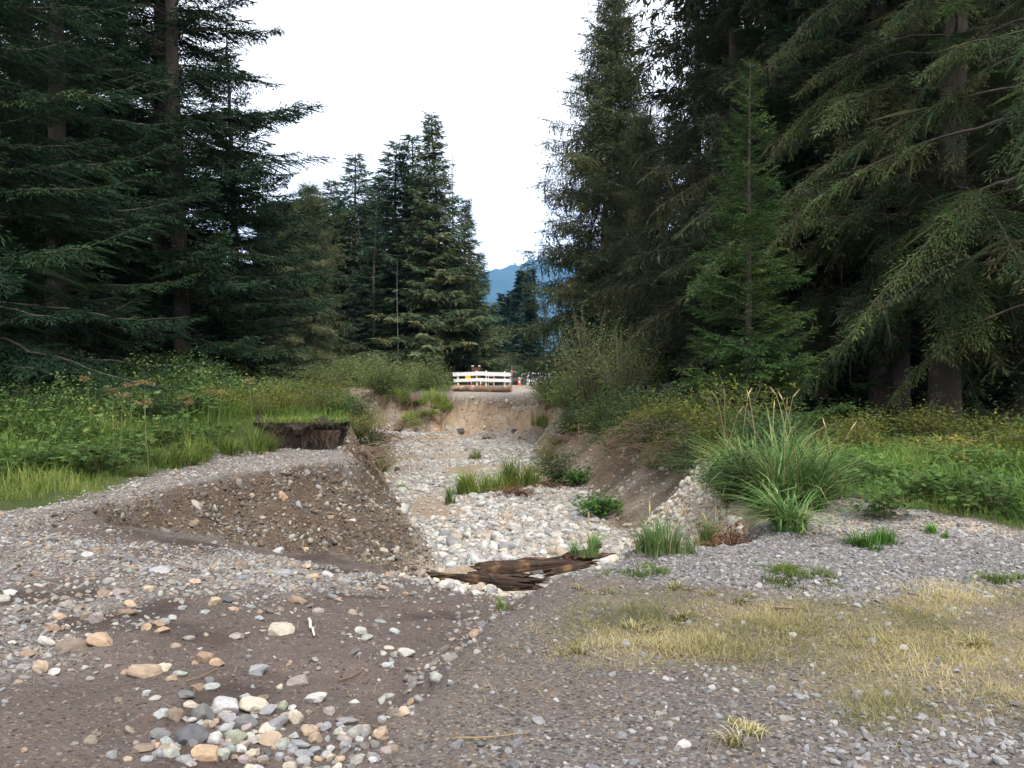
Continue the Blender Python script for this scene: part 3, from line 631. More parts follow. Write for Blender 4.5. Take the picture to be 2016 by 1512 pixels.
# ------------------------------------------------------------------ stones
def rock(seed, sub=2, cuts=7, rough=.10, round_=.5):
    bm = bmesh.new(); bmesh.ops.create_icosphere(bm, subdivisions=sub, radius=1); r = np.random.default_rng(seed)
    V = np.array([v.co[:] for v in bm.verts]); Fc = np.array([[v.index for v in f.verts] for f in bm.faces]); bm.free()
    ax = r.normal(0, 1, (4, 3)); k = r.uniform(.8, 2.0, 4); ph = r.random(4) * 6
    V = V * (1 + rough * sum(np.sin((V @ ax[i]) * k[i] + ph[i]) for i in range(4))[:, None])
    for _ in range(cuts):
        n = nrm(r.normal(0, 1, 3)); d = r.uniform(.45, .85); ex = np.maximum(0, V @ n - d); V = V - (ex * (1 - .25 * round_))[:, None] * n
    bump_ = sum(np.sin(V @ (r.normal(0, 1, 3) * f_) + r.random() * 6) / f_ for f_ in (4, 4, 6, 6, 9, 9, 13, 13)); V = V * (1 + .075 * bump_)[:, None] + r.normal(0, .006, V.shape)
    V -= (V.max(0) + V.min(0)) / 2; V /= np.abs(V).max(0); return V, Fc
M_stone = stonemat('loose_stone', None, True)
pale = [(.34, .322, .295), (.25, .243, .235), (.40, .38, .35), (.23, .23, .232), (.34, .315, .28), (.26, .25, .235), (.40, .37, .32), (.47, .46, .44), (.30, .29, .275), (.40, .42, .40), (.48, .44, .37), (.22, .22, .23), (.50, .49, .47), (.38, .31, .24), (.27, .265, .255), (.48, .47, .45)]
mixed = [(.17, .155, .14), (.25, .23, .205), (.14, .14, .15), (.27, .22, .17), (.24, .24, .245), (.33, .31, .28), (.15, .13, .11), (.22, .24, .23), (.29, .205, .145), (.27, .265, .26), (.13, .12, .11), (.19, .175, .16), (.235, .22, .205), (.20, .165, .13), (.38, .36, .33)]
slate = [(.15, .15, .158), (.21, .208, .215), (.11, .11, .115), (.28, .275, .275), (.17, .165, .168), (.235, .232, .24), (.34, .335, .325), (.135, .125, .115), (.19, .192, .20), (.16, .148, .138), (.24, .225, .205)]
brown = [(.13, .105, .085), (.20, .16, .12), (.28, .25, .21), (.15, .14, .13), (.23, .17, .12), (.19, .185, .18), (.33, .30, .26), (.10, .085, .07), (.09, .075, .06), (.12, .10, .08), (.16, .13, .10)]
tanp = [(.50, .46, .38), (.44, .39, .31), (.36, .30, .23), (.54, .51, .45), (.40, .37, .33), (.30, .27, .24)]
M_pale, M_mixed, M_slate, M_brown, M_tan = (stonemat(n, p) for n, p in (('river_cobble', pale), ('road_pebble', mixed), ('crushed_slate', slate), ('brown_pebble', brown), ('tan_pebble', tanp)))
def scatter(name, label, mat, n, dens, size, area, seed, angular=False, flat=(.5, .9), sink=.35, slope_follow=True):
    """one instanced field of small stones (geometry nodes); dens(x, y) in 0..1, area=(xmin,xmax,ymin,ymax) or fan"""
    r = np.random.default_rng(seed); xs, ys = [], []; got = 0
    while got < n:
        m = 60000
        if area[0] == 'fan': d = np.sqrt(r.uniform(area[1] ** 2, area[2] ** 2, m)); x = d * r.uniform(-.72, .72, m); y = d
        else: x = r.uniform(area[0], area[1], m); y = r.uniform(area[2], area[3], m)
        k = r.random(m) < dens(x, y); xs.append(x[k]); ys.append(y[k]); got += k.sum()
        if len(xs) > 60: break
    x = np.concatenate(xs)[:n]; y = np.concatenate(ys)[:n]; n = len(x)
    sz = size(r, n); f = r.uniform(flat[0], flat[1], n)
    S = np.stack([sz * r.uniform(.85, 1.35, n), sz * r.uniform(.7, 1.05, n), sz * f], -1)
    z = gz(x, y) + S[:, 2] * (1 - sink * 2) * .6
    e = .06; gxs = (gz(x + e, y) - gz(x - e, y)) / (2 * e); gys = (gz(x, y + e) - gz(x, y - e)) / (2 * e)
    rot = np.stack([np.arctan(gys) * .8 + r.normal(0, .25, n), -np.arctan(gxs) * .8 + r.normal(0, .25, n), r.uniform(0, 6.28, n)], -1)
    me = np_mesh(name, np.stack([x, y, z], -1), np.zeros((0, 3), int), {'rot': rot, 'scl': S, 'pick': r.integers(0, 6, n).astype(float)})
    me.materials.append(mat)
    col = bpy.data.collections.new(name + '_shapes')
    for q in range(6):
        V, Fc = rock(seed * 10 + q, 2, 14 if angular else 10, .12, 0 if angular else .4)
        o = bpy.data.objects.new(name + '_shape', np_mesh(name + '_shape', V, Fc, None, not angular, mat)); col.objects.link(o)
    o = tag(link(name, me), label, None, None, 'stuff')
    ng = bpy.data.node_groups.new(name, 'GeometryNodeTree')
    ng.interface.new_socket('Geometry', in_out='INPUT', socket_type='NodeSocketGeometry'); ng.interface.new_socket('Geometry', in_out='OUTPUT', socket_type='NodeSocketGeometry')
    gin = ng.nodes.new('NodeGroupInput'); gout = ng.nodes.new('NodeGroupOutput'); iop = ng.nodes.new('GeometryNodeInstanceOnPoints')
    ci = ng.nodes.new('GeometryNodeCollectionInfo'); ci.inputs[0].default_value = col; ci.inputs['Separate Children'].default_value = True; ci.inputs['Reset Children'].default_value = True
    def na(nm, ty):
        nd = ng.nodes.new('GeometryNodeInputNamedAttribute'); nd.data_type = ty; nd.inputs[0].default_value = nm; return nd.outputs[0]
    lk = ng.links.new
    lk(gin.outputs[0], iop.inputs['Points']); lk(ci.outputs[0], iop.inputs['Instance']); iop.inputs['Pick Instance'].default_value = True
    lk(na('pick', 'FLOAT'), iop.inputs['Instance Index']); lk(na('rot', 'FLOAT_VECTOR'), iop.inputs['Rotation']); lk(na('scl', 'FLOAT_VECTOR'), iop.inputs['Scale'])
    lk(iop.outputs[0], gout.inputs[0]); md = o.modifiers.new('scatter', 'NODES'); md.node_group = ng
    return o
lognorm = lambda med, s, lo, hi: (lambda r, n: np.clip(med * np.exp(r.normal(0, s, n)), lo, hi))
zi = lambda k: (lambda x, y: gi(Z[k], x, y))
cl = lambda x, y, f, a, b, s: sstep(a, b, fbm(x * f, y * f, 3, s))          # clumpiness
scatter('river_cobbles', 'pale rounded cobbles covering the dry stream bed', M_pale, 30000,
        lambda x, y: gi(Z['bed'], x, y) * (.10 + .90 * cl(x, y, .5, -.35, .1, 5)) * (1 - .93 * gi(Z['sand'], x, y)), lognorm(.026, .58, .011, .13), (-9, 3.2, 7.4, 50), 1)
scatter('bank_cobbles', 'cream stones spilling down the right bank', M_tan, 3800,
        lambda x, y: gi(Z['rbank'], x, y) * (.10 + .9 * sstep(14.5, 12.5, y) * sstep(8.5, 10.5, y)) * (.3 + .7 * cl(x, y, 1.0, -.3, .1, 8)), lognorm(.026, .5, .010, .085), (.8, 4.2, 7.6, 40), 2)
scatter('far_bank_stones', 'stones studding the tan far bank', M_tan, 2200, lambda x, y: np.clip((gz(x, y) < -.5) * (y > 42.5) * (gi(Z['bed'], x, y) < .5) * (np.abs(x + 3) < 9) * .9 + gi(Z['farbank'], x, y) * .3 + .35 * gi(Z['leftbank'], x, y), 0, 1), lognorm(.034, .5, .016, .15), (-12, 3.5, 15, 54), 3)
scatter('scarp_pebbles', 'mixed pebbles stuck in the dark cut bank', M_brown, 5600, lambda x, y: gi(Z['scarp'], x, y) * (.35 + .65 * cl(x, y, 1.6, -.2, .2, 18)), lognorm(.0135, .6, .005, .06), (-5.6, -.8, 8, 18), 4)
scatter('road_gravel', 'loose mixed gravel on the old road and washed surface', M_mixed, 27000,
        lambda x, y: np.clip(gi(Z['washgravel'], x, y) * (.3 + .7 * cl(x, y, 1.4, -.4, .1, 28)) + .55 * gi(Z['oldroad'], x, y), 0, 1), lognorm(.0112, .5, .005, .036), (-9.5, -.4, 3, 15.5), 5, flat=(.4, .75))
scatter('wash_gravel', 'small stones scattered on the brown dirt wash', M_mixed, 3600, lambda x, y: gi(Z['wash'], x, y) * np.clip(.08 + .9 * cl(x, y, 1.1, .1, .5, 38) + .8 * sstep(.30, .0, np.abs(np.interp(y, [3.2, 3.6, 4.1, 4.9, 5.6, 6.4], [-.68, -.62, -.5, -.4, -.25, -.1]) - x)), 0, 1), lognorm(.012, .55, .006, .045), (-6, .4, 2.6, 10), 6, flat=(.4, .8))
scatter('crushed_stone', 'grey crushed stone on the path', M_slate, 23000,
        lambda x, y: np.clip(.75 * gi(Z['crush'], x, y) + .9 * gi(Z['crush2'], x, y) * (.12 + .88 * cl(x, y, 1.1, -.1, .4, 48)) + .04 * (x > -1.2) * (1 - gi(Z['wash'], x, y)) * (y < 7) + .06 * gi(Z['dry'], x, y), 0, 1) * (gi(Z['rgrass'], x, y) < .5) * (gi(Z['bed'], x, y) < .3),
        lognorm(.0105, .45, .005, .03), (-1.3, 8, 2.6, 9.8), 7, angular=True, flat=(.4, .8))
M_clod = stonemat('soil_clod', [(.075, .058, .045), (.10, .078, .06), (.06, .046, .036), (.12, .095, .072), (.085, .066, .05)])
scatter('soil_clods', 'crumbled soil clods along the rim and foot of the cut bank', M_clod, 3600, lambda x, y: gi(Z['scarp'], x, y) * np.clip(.12 + np.exp(-((gz(x, y) + .12) / .10) ** 2) + .5 * np.exp(-((gz(x, y) + .85) / .12) ** 2), 0, 1), lognorm(.010, .55, .004, .045), (-5.6, -.8, 8, 15.4), 9, angular=True, flat=(.55, 1.0))
# cobbles heaped round the logs
scatter('log_cobbles', 'rounded cobbles packed in front of the rotten logs', M_tan, 420, lambda x, y: gi(Z['bed'], x, y), lognorm(.042, .3, .02, .07), (-1.4, .8, 7.7, 10.4), 8)

COL = dict(lavender=(.40, .39, .395), tan=(.38, .29, .21), cream=(.44, .39, .31), palegreen=(.35, .36, .32), darkgrey=(.15, .15, .15), grey=(.27, .27, .28), brown=(.20, .155, .115), lightgrey=(.40, .40, .39),
           green=(.27, .285, .215), blue=(.22, .225, .24), paleblue=(.36, .375, .37), charcoal=(.085, .085, .095), white=(.47, .45, .42), orange=(.40, .285, .19), teal=(.31, .33, .315), mauve=(.30, .25, .24), rust=(.27, .19, .135))
CN = dict(lavender='pale lavender grey', palegreen='pale green', darkgrey='dark grey', lightgrey='light grey', blue='blue grey', paleblue='pale blue', charcoal='charcoal black', teal='pale teal', mauve='mauve brown', rust='rusty brown', tan='tan', cream='cream', grey='grey', brown='brown', green='olive green', white='white', orange='orange')
c6 = lambda x, y, w, h: (200 + x / 3.36, 1300 + y / 3.36, w / 3.36, h / 3.36)
c5 = lambda x, y, w, h: (x / 2.24, 1000 + y / 2.24, w / 2.24, h / 2.24)
pile = [(785, 345, 185, 150, 'lavender'), (640, 395, 150, 150, 'darkgrey'), (980, 330, 180, 130, 'cream'), (1080, 365, 110, 80, 'grey'), (1168, 330, 95, 75, 'green'), (1268, 410, 120, 120, 'cream'), (370, 380, 100, 80, 'paleblue'),
        (465, 390, 120, 120, 'brown'), (920, 445, 150, 110, 'darkgrey'), (820, 415, 110, 70, 'grey'), (1140, 465, 130, 100, 'blue'), (790, 482, 130, 50, 'grey'), (545, 545, 205, 140, 'charcoal'), (350, 525, 135, 75, 'darkgrey'), (400, 590, 100, 90, 'teal'),
        (425, 645, 115, 80, 'palegreen'), (705, 545, 130, 95, 'lightgrey'), (858, 545, 165, 110, 'green'), (980, 553, 105, 85, 'white'), (1090, 565, 140, 95, 'tan'), (1075, 490, 130, 70, 'cream'), (660, 655, 170, 110, 'orange'), (765, 660, 110, 100, 'palegreen'),
        (900, 625, 80, 65, 'white'), (975, 650, 85, 65, 'cream'), (1170, 590, 90, 110, 'palegreen'), (1300, 590, 125, 80, 'blue'), (1350, 500, 105, 80, 'tan'), (1395, 550, 90, 90, 'tan'), (1255, 530, 70, 65, 'lightgrey'), (1320, 660, 120, 60, 'blue'), (1390, 630, 75, 60, 'blue'),
        (1155, 680, 60, 70, 'grey'), (1220, 695, 70, 50, 'mauve'), (1310, 700, 110, 50, 'grey'), (515, 697, 110, 40, 'grey'), (840, 620, 60, 60, 'teal'), (1245, 630, 80, 45, 'grey'), (600, 470, 60, 40, 'tan'), (725, 435, 50, 35, 'orange'), (660, 468, 60, 40, 'brown'),
        (1130, 340, 45, 50, 'orange'), (1245, 340, 50, 35, 'lightgrey'), (935, 265, 75, 50, 'palegreen'), (1040, 275, 80, 45, 'brown'), (985, 410, 60, 50, 'grey'), (990, 500, 40, 25, 'white'), (330, 605, 50, 50, 'orange'), (325, 660, 55, 45, 'blue'), (1080, 650, 50, 40, 'charcoal'), (1125, 610, 45, 40, 'tan'), (1160, 430, 60, 40, 'lightgrey'), (855, 680, 55, 40, 'brown'), (1500, 680, 60, 55, 'cream'), (1560, 690, 70, 50, 'tan'), (1415, 690, 65, 45, 'tan')]
dirt6 = [(255, 100, 230, 100, 'tan'), (380, 72, 110, 75, 'cream'), (500, 115, 85, 60, 'palegreen'), (435, 143, 75, 50, 'tan'), (690, 155, 60, 50, 'darkgrey'), (1010, 95, 130, 85, 'grey'), (1160, 197, 40, 50, 'cream'), (610, 205, 80, 60, 'rust'), (1280, 165, 130, 50, 'mauve'), (270, 242, 60, 45, 'lightgrey'),
         (82, 292, 60, 35, 'brown'), (530, 260, 110, 60, 'darkgrey'), (575, 320, 110, 40, 'cream'), (265, 690, 90, 50, 'grey'), (30, 660, 70, 65, 'blue'), (1665, 510, 125, 100, 'palegreen'), (1590, 555, 110, 60, 'mauve'), (1615, 432, 120, 45, 'grey'), (1390, 290, 160, 40, 'white'), (1660, 302, 70, 40, 'white'), (1485, 370, 80, 50, 'mauve'),
         (1840, 505, 80, 90, 'tan'), (1985, 370, 90, 80, 'tan'), (1850, 420, 60, 60, 'paleblue'), (1890, 55, 80, 45, 'paleblue'), (700, 205, 110, 35, 'teal'), (1700, 560, 70, 50, 'lightgrey'), (1560, 500, 60, 45, 'teal'), (240, 620, 130, 60, 'brown'), (140, 690, 60, 35, 'tan')]
dirt5 = [(435, 597, 125, 62, 'orange'), (190, 605, 75, 60, 'white'), (155, 715, 80, 70, 'tan'), (290, 630, 140, 60, 'brown'), (550, 470, 75, 45, 'rust'), (240, 490, 65, 30, 'tan'), (405, 500, 60, 55, 'mauve'), (365, 488, 55, 40, 'brown'), (205, 540, 75, 30, 'rust'), (880, 675, 80, 60, 'rust'), (950, 695, 70, 45, 'orange'), (1225, 550, 108, 62, 'cream'),
         (1785, 652, 92, 42, 'white'), (1585, 553, 55, 42, 'palegreen'), (1065, 320, 62, 42, 'blue'), (1058, 258, 55, 45, 'brown'), (1310, 418, 70, 52, 'rust'), (690, 285, 85, 36, 'lavender'), (208, 740, 58, 36, 'white'), (1920, 765, 60, 55, 'palegreen'), (985, 415, 65, 35, 'charcoal'), (935, 425, 50, 50, 'tan'), (625, 540, 48, 42, 'orange'), (700, 550, 65, 32, 'orange'),
         (90, 657, 75, 40, 'rust'), (40, 605, 45, 25, 'white'), (560, 435, 60, 30, 'orange'), (640, 365, 45, 25, 'orange'), (845, 335, 60, 30, 'tan'), (1240, 295, 75, 35, 'grey'), (1440, 305, 50, 40, 'lightgrey'), (1370, 310, 60, 30, 'tan'), (1515, 330, 60, 35, 'grey'), (1690, 362, 55, 30, 'tan'), (1715, 298, 45, 22, 'rust'), (1340, 265, 45, 22, 'orange'), (1220, 195, 48, 28, 'lightgrey'), (1340, 187, 34, 22, 'orange'),
         (1690, 195, 38, 30, 'cream'), (1745, 195, 26, 44, 'cream'), (1608, 218, 45, 32, 'brown'), (1720, 232, 40, 24, 'palegreen'), (1940, 285, 40, 30, 'cream'), (440, 390, 70, 30, 'rust'), (520, 385, 70, 30, 'mauve'), (890, 468, 45, 22, 'teal'), (1020, 453, 45, 22, 'orange'), (1395, 463, 50, 28, 'mauve'), (1130, 495, 40, 22, 'grey'), (745, 497, 40, 32, 'palegreen'), (790, 450, 45, 25, 'grey'), (680, 520, 60, 26, 'rust'),
         (275, 440, 55, 32, 'mauve'), (330, 455, 40, 25, 'rust'), (55, 320, 60, 32, 'darkgrey'), (140, 298, 55, 28, 'brown'), (25, 382, 55, 25, 'white'), (370, 213, 50, 22, 'white'), (555, 232, 55, 22, 'darkgrey'), (1030, 575, 60, 30, 'mauve'), (1610, 582, 55, 30, 'palegreen'), (1710, 632, 45, 24, 'cream'), (1705, 710, 55, 26, 'paleblue'), (1735, 555, 45, 30, 'paleblue')]
extra = [(1349, 1478, 32, 22, 'white'), (1150, 1140, 0, 0, None)]
protos_r = [np_mesh('cobble', *rock(900 + q, 4, 11, .12, .35), None, True, M_stone) for q in range(8)]
protos_a = [np_mesh('rock', *rock(950 + q, 4, 17, .10, .05), None, True, M_stone) for q in range(6)]
sr = np.random.default_rng(8); seen = {}; big = {}
def put_stone(px, py, w, h, cn, where, group, vis=.75):
    x, y, z = hit(px, py + .22 * h); d = y; W = w * d / F / 2 * 1.1; ph_ = math.atan2(CZ - z, d)
    D = W * sr.uniform(.7, .95); Hh = max((h * d / F / 2 - math.sin(ph_) * D) / math.cos(ph_), .42 * h * d / F, W * .36) * 1.25
    ang = sr.random() < (.75 if cn in ('darkgrey', 'charcoal', 'rust', 'mauve', 'orange', 'white') else .3)
    o = link('rock' if ang else 'cobble', (protos_a if ang else protos_r)[int(sr.integers(6))], None, (x, y + D * .35, z + Hh * .30), sr.choice([0, math.pi]) + sr.normal(0, .2))
    o.scale = (W, D, Hh); o.rotation_euler[0] = sr.normal(0, .12); o.rotation_euler[1] = sr.normal(0, .15)
    k = sr.uniform(.85, 1.12); o.color = (*(v * k for v in COL[cn]), 1)
    sw = 2 * W; size = 'big' if sw > .17 else 'fist-sized' if sw > .095 else 'small'
    shp = ('flat ' if h < .5 * w else '') + ('angular' if ang else 'rounded')
    lab = f'{size} {shp} {CN[cn]} stone {where}'
    tag(o, lab, 'stone', group); return o
for q in pile: put_stone(*c6(*q[:4]), q[4], 'in the cobble pile beside the path', 'stones of the cobble pile')
for q in dirt6: put_stone(*c6(*q[:4]), q[4], 'lying loose on the brown dirt', 'stones loose on the dirt')
for q in dirt5: put_stone(*c5(*q[:4]), q[4], 'on the washed gravel slope' if q[1] < 520 else 'resting on the dark dirt wash', 'stones on the wash')
for q in range(125):
    px, py = sr.uniform(270, 800), sr.uniform(1395, 1530); w = sr.uniform(9, 26)
    if abs(px - 520) / 290 + abs(py - 1480) / 120 > 1: continue
    put_stone(px, py, w, w * sr.uniform(.6, .85), sr.choice(['grey', 'darkgrey', 'tan', 'cream', 'lightgrey', 'mauve', 'brown', 'palegreen', 'blue']), 'in the cobble pile beside the path', 'stones of the cobble pile')
put_stone(1349, 1478, 32, 22, 'white', 'alone on the grey crushed path', None)
for px, py, w, h, cn in ((554, 978, 20, 22, 'orange'), (584, 995, 13, 14, 'grey'), (494, 977, 14, 12, 'tan'), (570, 951, 10, 9, 'tan'), (624, 960, 12, 10, 'grey'), (470, 973, 10, 8, 'brown'), (692, 1026, 14, 8, 'lightgrey'), (468, 1046, 9, 12, 'grey'), (627, 1045, 9, 9, 'palegreen'), (620, 1008, 10, 8, 'rust')):
    put_stone(px, py, w, h, cn, 'stuck in the dark cut bank', 'stones in the cut bank')
for px, py, w, h, cn in ((1014, 1040, 24, 18, 'lavender'), (1017, 1075, 26, 17, 'paleblue'), (974, 1073, 22, 15, 'white'), (992, 1085, 20, 10, 'cream'), (1049, 992, 14, 9, 'darkgrey'), (915, 1060, 18, 16, 'darkgrey'), (1040, 885, 8, 6, 'darkgrey'), (917, 886, 8, 6, 'darkgrey'), (892, 1010, 14, 10, 'lightgrey'), (970, 1020, 14, 8, 'white'),
                          (788, 925, 22, 16, 'mauve'), (995, 960, 14, 10, 'mauve'), (930, 968, 14, 10, 'lightgrey'), (1165, 1090, 16, 10, 'cream'), (1230, 1065, 16, 10, 'lightgrey'), (968, 1052, 18, 10, 'orange'), (888, 1090, 12, 10, 'teal'), (905, 1105, 14, 9, 'orange'), (935, 1118, 12, 10, 'cream'), (990, 1064, 14, 10, 'lightgrey'),
                          (940, 1008, 12, 8, 'grey'), (1008, 985, 12, 7, 'white'), (860, 1020, 12, 8, 'lightgrey'), (884, 1035, 12, 8, 'cream'), (1060, 1060, 14, 8, 'lightgrey'), (1110, 1075, 12, 8, 'white'), (1120, 1100, 14, 9, 'cream'), (1078, 1090, 12, 8, 'grey'), (1240, 1035, 12, 8, 'cream'), (1210, 1050, 14, 9, 'white')):
    put_stone(px, py, w, h, cn, 'in the dry stream bed', 'larger stones in the stream bed')
for px, py, w, h, cn in ((905, 850, 17, 14, 'charcoal'), (1012, 850, 11, 9, 'charcoal'), (960, 862, 22, 12, 'brown'), (880, 858, 16, 10, 'tan'), (1035, 862, 14, 8, 'tan'), (985, 868, 12, 8, 'lightgrey'), (930, 872, 14, 8, 'grey')):  # charcoal ones are added stand-ins for dark wood stumps and hollows, not stones
    put_stone(px, py, w, h, cn, 'at the rubble foot of the far bank', 'rubble at the far bank')
for px, py, w, h, cn in ((857, 1147, 16, 14, 'cream'), (846, 1141, 14, 12, 'white'), (884, 1157, 12, 10, 'lightgrey'), (914, 1163, 18, 14, 'cream'), (938, 1172, 20, 14, 'white'), (960, 1166, 14, 12, 'palegreen'), (984, 1166, 20, 12, 'cream'), (1004, 1160, 14, 12, 'lightgrey'), (1030, 1160, 14, 12, 'palegreen'), (868, 1130, 14, 12, 'cream'), (935, 1120, 14, 12, 'cream'), (897, 1160, 12, 10, 'white'), (925, 1155, 12, 9, 'lightgrey'), (1018, 1168, 12, 9, 'white')):
    put_stone(px, py, w, h, cn, 'against the rotten log', 'stones round the rotten logs')

# ------------------------------------------------------------------ rotten logs
M_rot = NT('rotten_wood'); _t = M_rot.n('ShaderNodeTexCoord'); _mp = M_rot.n('ShaderNodeMapping'); _mp.inputs['Scale'].default_value = (1.2, 16, 16); M_rot.l(_t.outputs['Object'], _mp.inputs[0])
_n = M_rot.noise(_mp.outputs[0], 3.0, 6, .7); _n2 = M_rot.noise(_t.outputs['Object'], 5, 3)
_c = M_rot.ramp(_n.outputs[0], [(.3, (.010, .007, .005)), (.48, (.036, .02, .013)), (.62, (.085, .044, .026)), (.78, (.18, .11, .062))])
M_rot.l(M_rot.mix(M_rot.math('MULTIPLY', sstep_node(M_rot, _n2.outputs[0], .55, .72), .6), _c.outputs[0], (.26, .15, .07)), M_rot.b.inputs['Base Color']); M_rot.b.inputs['Roughness'].default_value = .9; M_rot.bump(_n.outputs[0], 1, .03)
def rotten(seed, Lg, rad, ragged=(.12, .25), split=.35):
    r = np.random.default_rng(seed); n, m = 26, 46; A = Acc()
    s = np.linspace(0, 1, m); th = np.arange(n) * 2 * math.pi / n
    gro = r.normal(0, 1, n); gro = np.convolve(np.r_[gro, gro, gro], [.25, .5, .25], 'same')[n:2 * n]
    S, Th = np.meshgrid(s, th, indexing='ij')
    Rr = rad * (1 + .22 * gro[None] + .16 * fbm(S * Lg * 5, Th * 2.2, 3, seed) + .12 * np.sin(S * 7 + seed)) * (1 - .25 * S ** 3)
    Rr *= 1 - split * np.clip(np.cos(Th - 1.2 - S), 0, 1) ** 4 * sstep(.3, .9, S)
    endj0 = ragged[0] * np.abs(r.normal(0, 1, n)); endj1 = ragged[1] * np.abs(r.normal(0, 1, n))
    Xx = S * Lg + (1 - S) ** 6 * endj0[None] - S ** 8 * endj1[None]
    V = np.stack([Xx, Rr * np.cos(Th), Rr * .85 * np.sin(Th)], -1).reshape(-1, 3)
    i, j = np.meshgrid(np.arange(m - 1), np.arange(n), indexing='ij'); a0 = i * n + j; a1 = i * n + (j + 1) % n
    Fc = np.concatenate([np.stack([a0, a1, a1 + n], -1).reshape(-1, 3), np.stack([a0, a1 + n, a0 + n], -1).reshape(-1, 3)])
    V = np.concatenate([V, [[.1, 0, 0], [Lg - .2, 0, 0]]]); c0 = len(V) - 2; q = np.arange(n)
    Fc = np.concatenate([Fc, np.stack([(q + 1) % n, q, np.full(n, c0)], -1), np.stack([(m - 1) * n + q, (m - 1) * n + (q + 1) % n, np.full(n, c0 + 1)], -1)])
    return V, Fc
def splinter(x0, L_, ang, w, off=0, el=0.0):
    s = np.linspace(0, 1, 7); P = np.stack([x0 + L_ * s * math.cos(ang), off + L_ * s * math.sin(ang) + .02 * np.sin(s * 5), el * s * L_ + .015 * np.sin(s * 9)], -1)
    V, Fc = tube(P, w * (1 - .8 * s ** 2), 5); return V, Fc
def log_thing(label, p0, p1, rad, seed, pieces):
    p0 = np.array(p0); p1 = np.array(p1); d = p1 - p0; Lg = float(np.linalg.norm(d))
    t = thing('rotten_log', label, 'log', tuple(p0)); t.rotation_euler = Vector(d).to_track_quat('X', 'Z').to_euler()
    link('stem', np_mesh('rotten_stem', *rotten(seed, Lg, rad), None, False, M_rot.m), t)
    for (x0, l, a, w, off, el) in pieces:
        o = link('splinter', np_mesh('splinter', *splinter(0, l, a, w, 0, el), None, False, M_rot.m), t); o.location = (x0, off, rad * .55)
    return t
log_thing('dark rotten log lying across the wash among pale cobbles', at(838, 1141, 9.2), at(1085, 1152, 8.6), .098, 3,
          [(.1, .7, .05, .03, -.07, -.06), (.75, .5, -.9, .018, .02, .1), (.5, .8, .02, .025, .05, .02), (1.0, .35, .2, .02, -.03, .12)])
log_thing('broken rotten log with splintered raised end carrying a grass tuft', at(925, 1128, 9.6), at(1185, 1104, 10.0), .10, 7,
          [(1.15, .5, .12, .05, .02, .16), (1.25, .42, -.15, .045, -.03, .08), (.1, .9, .03, .03, -.08, -.05), (1.3, .36, .2, .04, .05, .28), (.55, .8, -.05, .025, .06, .03), (1.35, .4, -.3, .03, -.06, .12)])
o = tag(link('bark_slab', np_mesh('bark_slab', *rotten(15, .62, .045, (.1, .12), .5), None, False, M_rot.m), None, at(1062, 1134, 8.75)), 'reddish slab of rotten bark between the log and the path rim', 'bark'); o.rotation_euler = (0, -.16, .25)

# ------------------------------------------------------------------ barrier, log, cones and road things at the far side
def flat_mat(name, c, r=.6, v=.08): return plain(name, c, r, 0, v)
M_white = flat_mat('white_paint', (.80, .80, .79)); M_or = flat_mat('cone_orange', (.75, .13, .02), .5); M_yel = flat_mat('sign_yellow', (.75, .52, .02)); M_brn = flat_mat('sign_brown', (.10, .035, .025))
M_steel = flat_mat('galvanised_steel', (.35, .35, .35), .4); M_red = flat_mat('red_paint', (.5, .04, .03)); M_blk = flat_mat('black_rubber', (.02, .02, .02), .8); M_gl = flat_mat('car_glass', (.03, .04, .05), .08)
def mbox(name, b, mat, parent):
    bm = bmesh.new(); V, Fc = box(*b); vs = [bm.verts.new(v) for v in V]
    for f in Fc: bm.faces.new([vs[i] for i in f])
    bmesh.ops.recalc_face_normals(bm, faces=bm.faces[:]); bmesh.ops.dissolve_limit(bm, angle_limit=.01, verts=bm.verts[:], edges=bm.edges[:])
    w = min(b[1] - b[0], b[3] - b[2], b[5] - b[4]); bmesh.ops.bevel(bm, geom=bm.edges[:], offset=w * .12, segments=1, affect='EDGES')
    me = bpy.data.meshes.new(name); bm.to_mesh(me); bm.free(); me.materials.append(mat); return link(name, me, parent)
DB = 54.0; k = DB / F; bx0, by0 = X(950, DB), DB; bz0 = float(gz(bx0, by0))
t = thing('road_barrier', 'white two-rail wooden barrier closing the road beyond the washout', 'barrier', (bx0, by0, bz0))
for px, top in ((902, 732), (939, 730), (957, 730), (993.6, 731.5)):
    xx = X(px, DB) - bx0; zt = CZ - (top - HY) * k - bz0; o = mbox('post', (xx - .055, xx + .055, .0, .11, -.2, zt), M_white, t); o.rotation_euler = (0, -.03 if px < 945 else .0, 0)
def rail(pa, ya, pb, yb, hpx, yoff):
    xa, xb = X(pa, DB) - bx0, X(pb, DB) - bx0; za, zb = CZ - (ya - HY) * k - bz0, CZ - (yb - HY) * k - bz0; Lr = math.hypot(xb - xa, zb - za)
    o = mbox('rail', (0, Lr, -.05 - yoff, -.005 - yoff, -hpx * k / 2, hpx * k / 2), M_white, t); o.location = (xa, 0, za); o.rotation_euler = (0, -math.atan2(zb - za, xb - xa), 0)
rail(891.5, 737.2, 951, 735.3, 7.4, 0); rail(938, 735.2, 1005.5, 737.6, 7.4, .05)
rail(893, 749.4, 951, 747.4, 6.2, 0); rail(938, 747.6, 1004.5, 749.4, 6.2, .05)
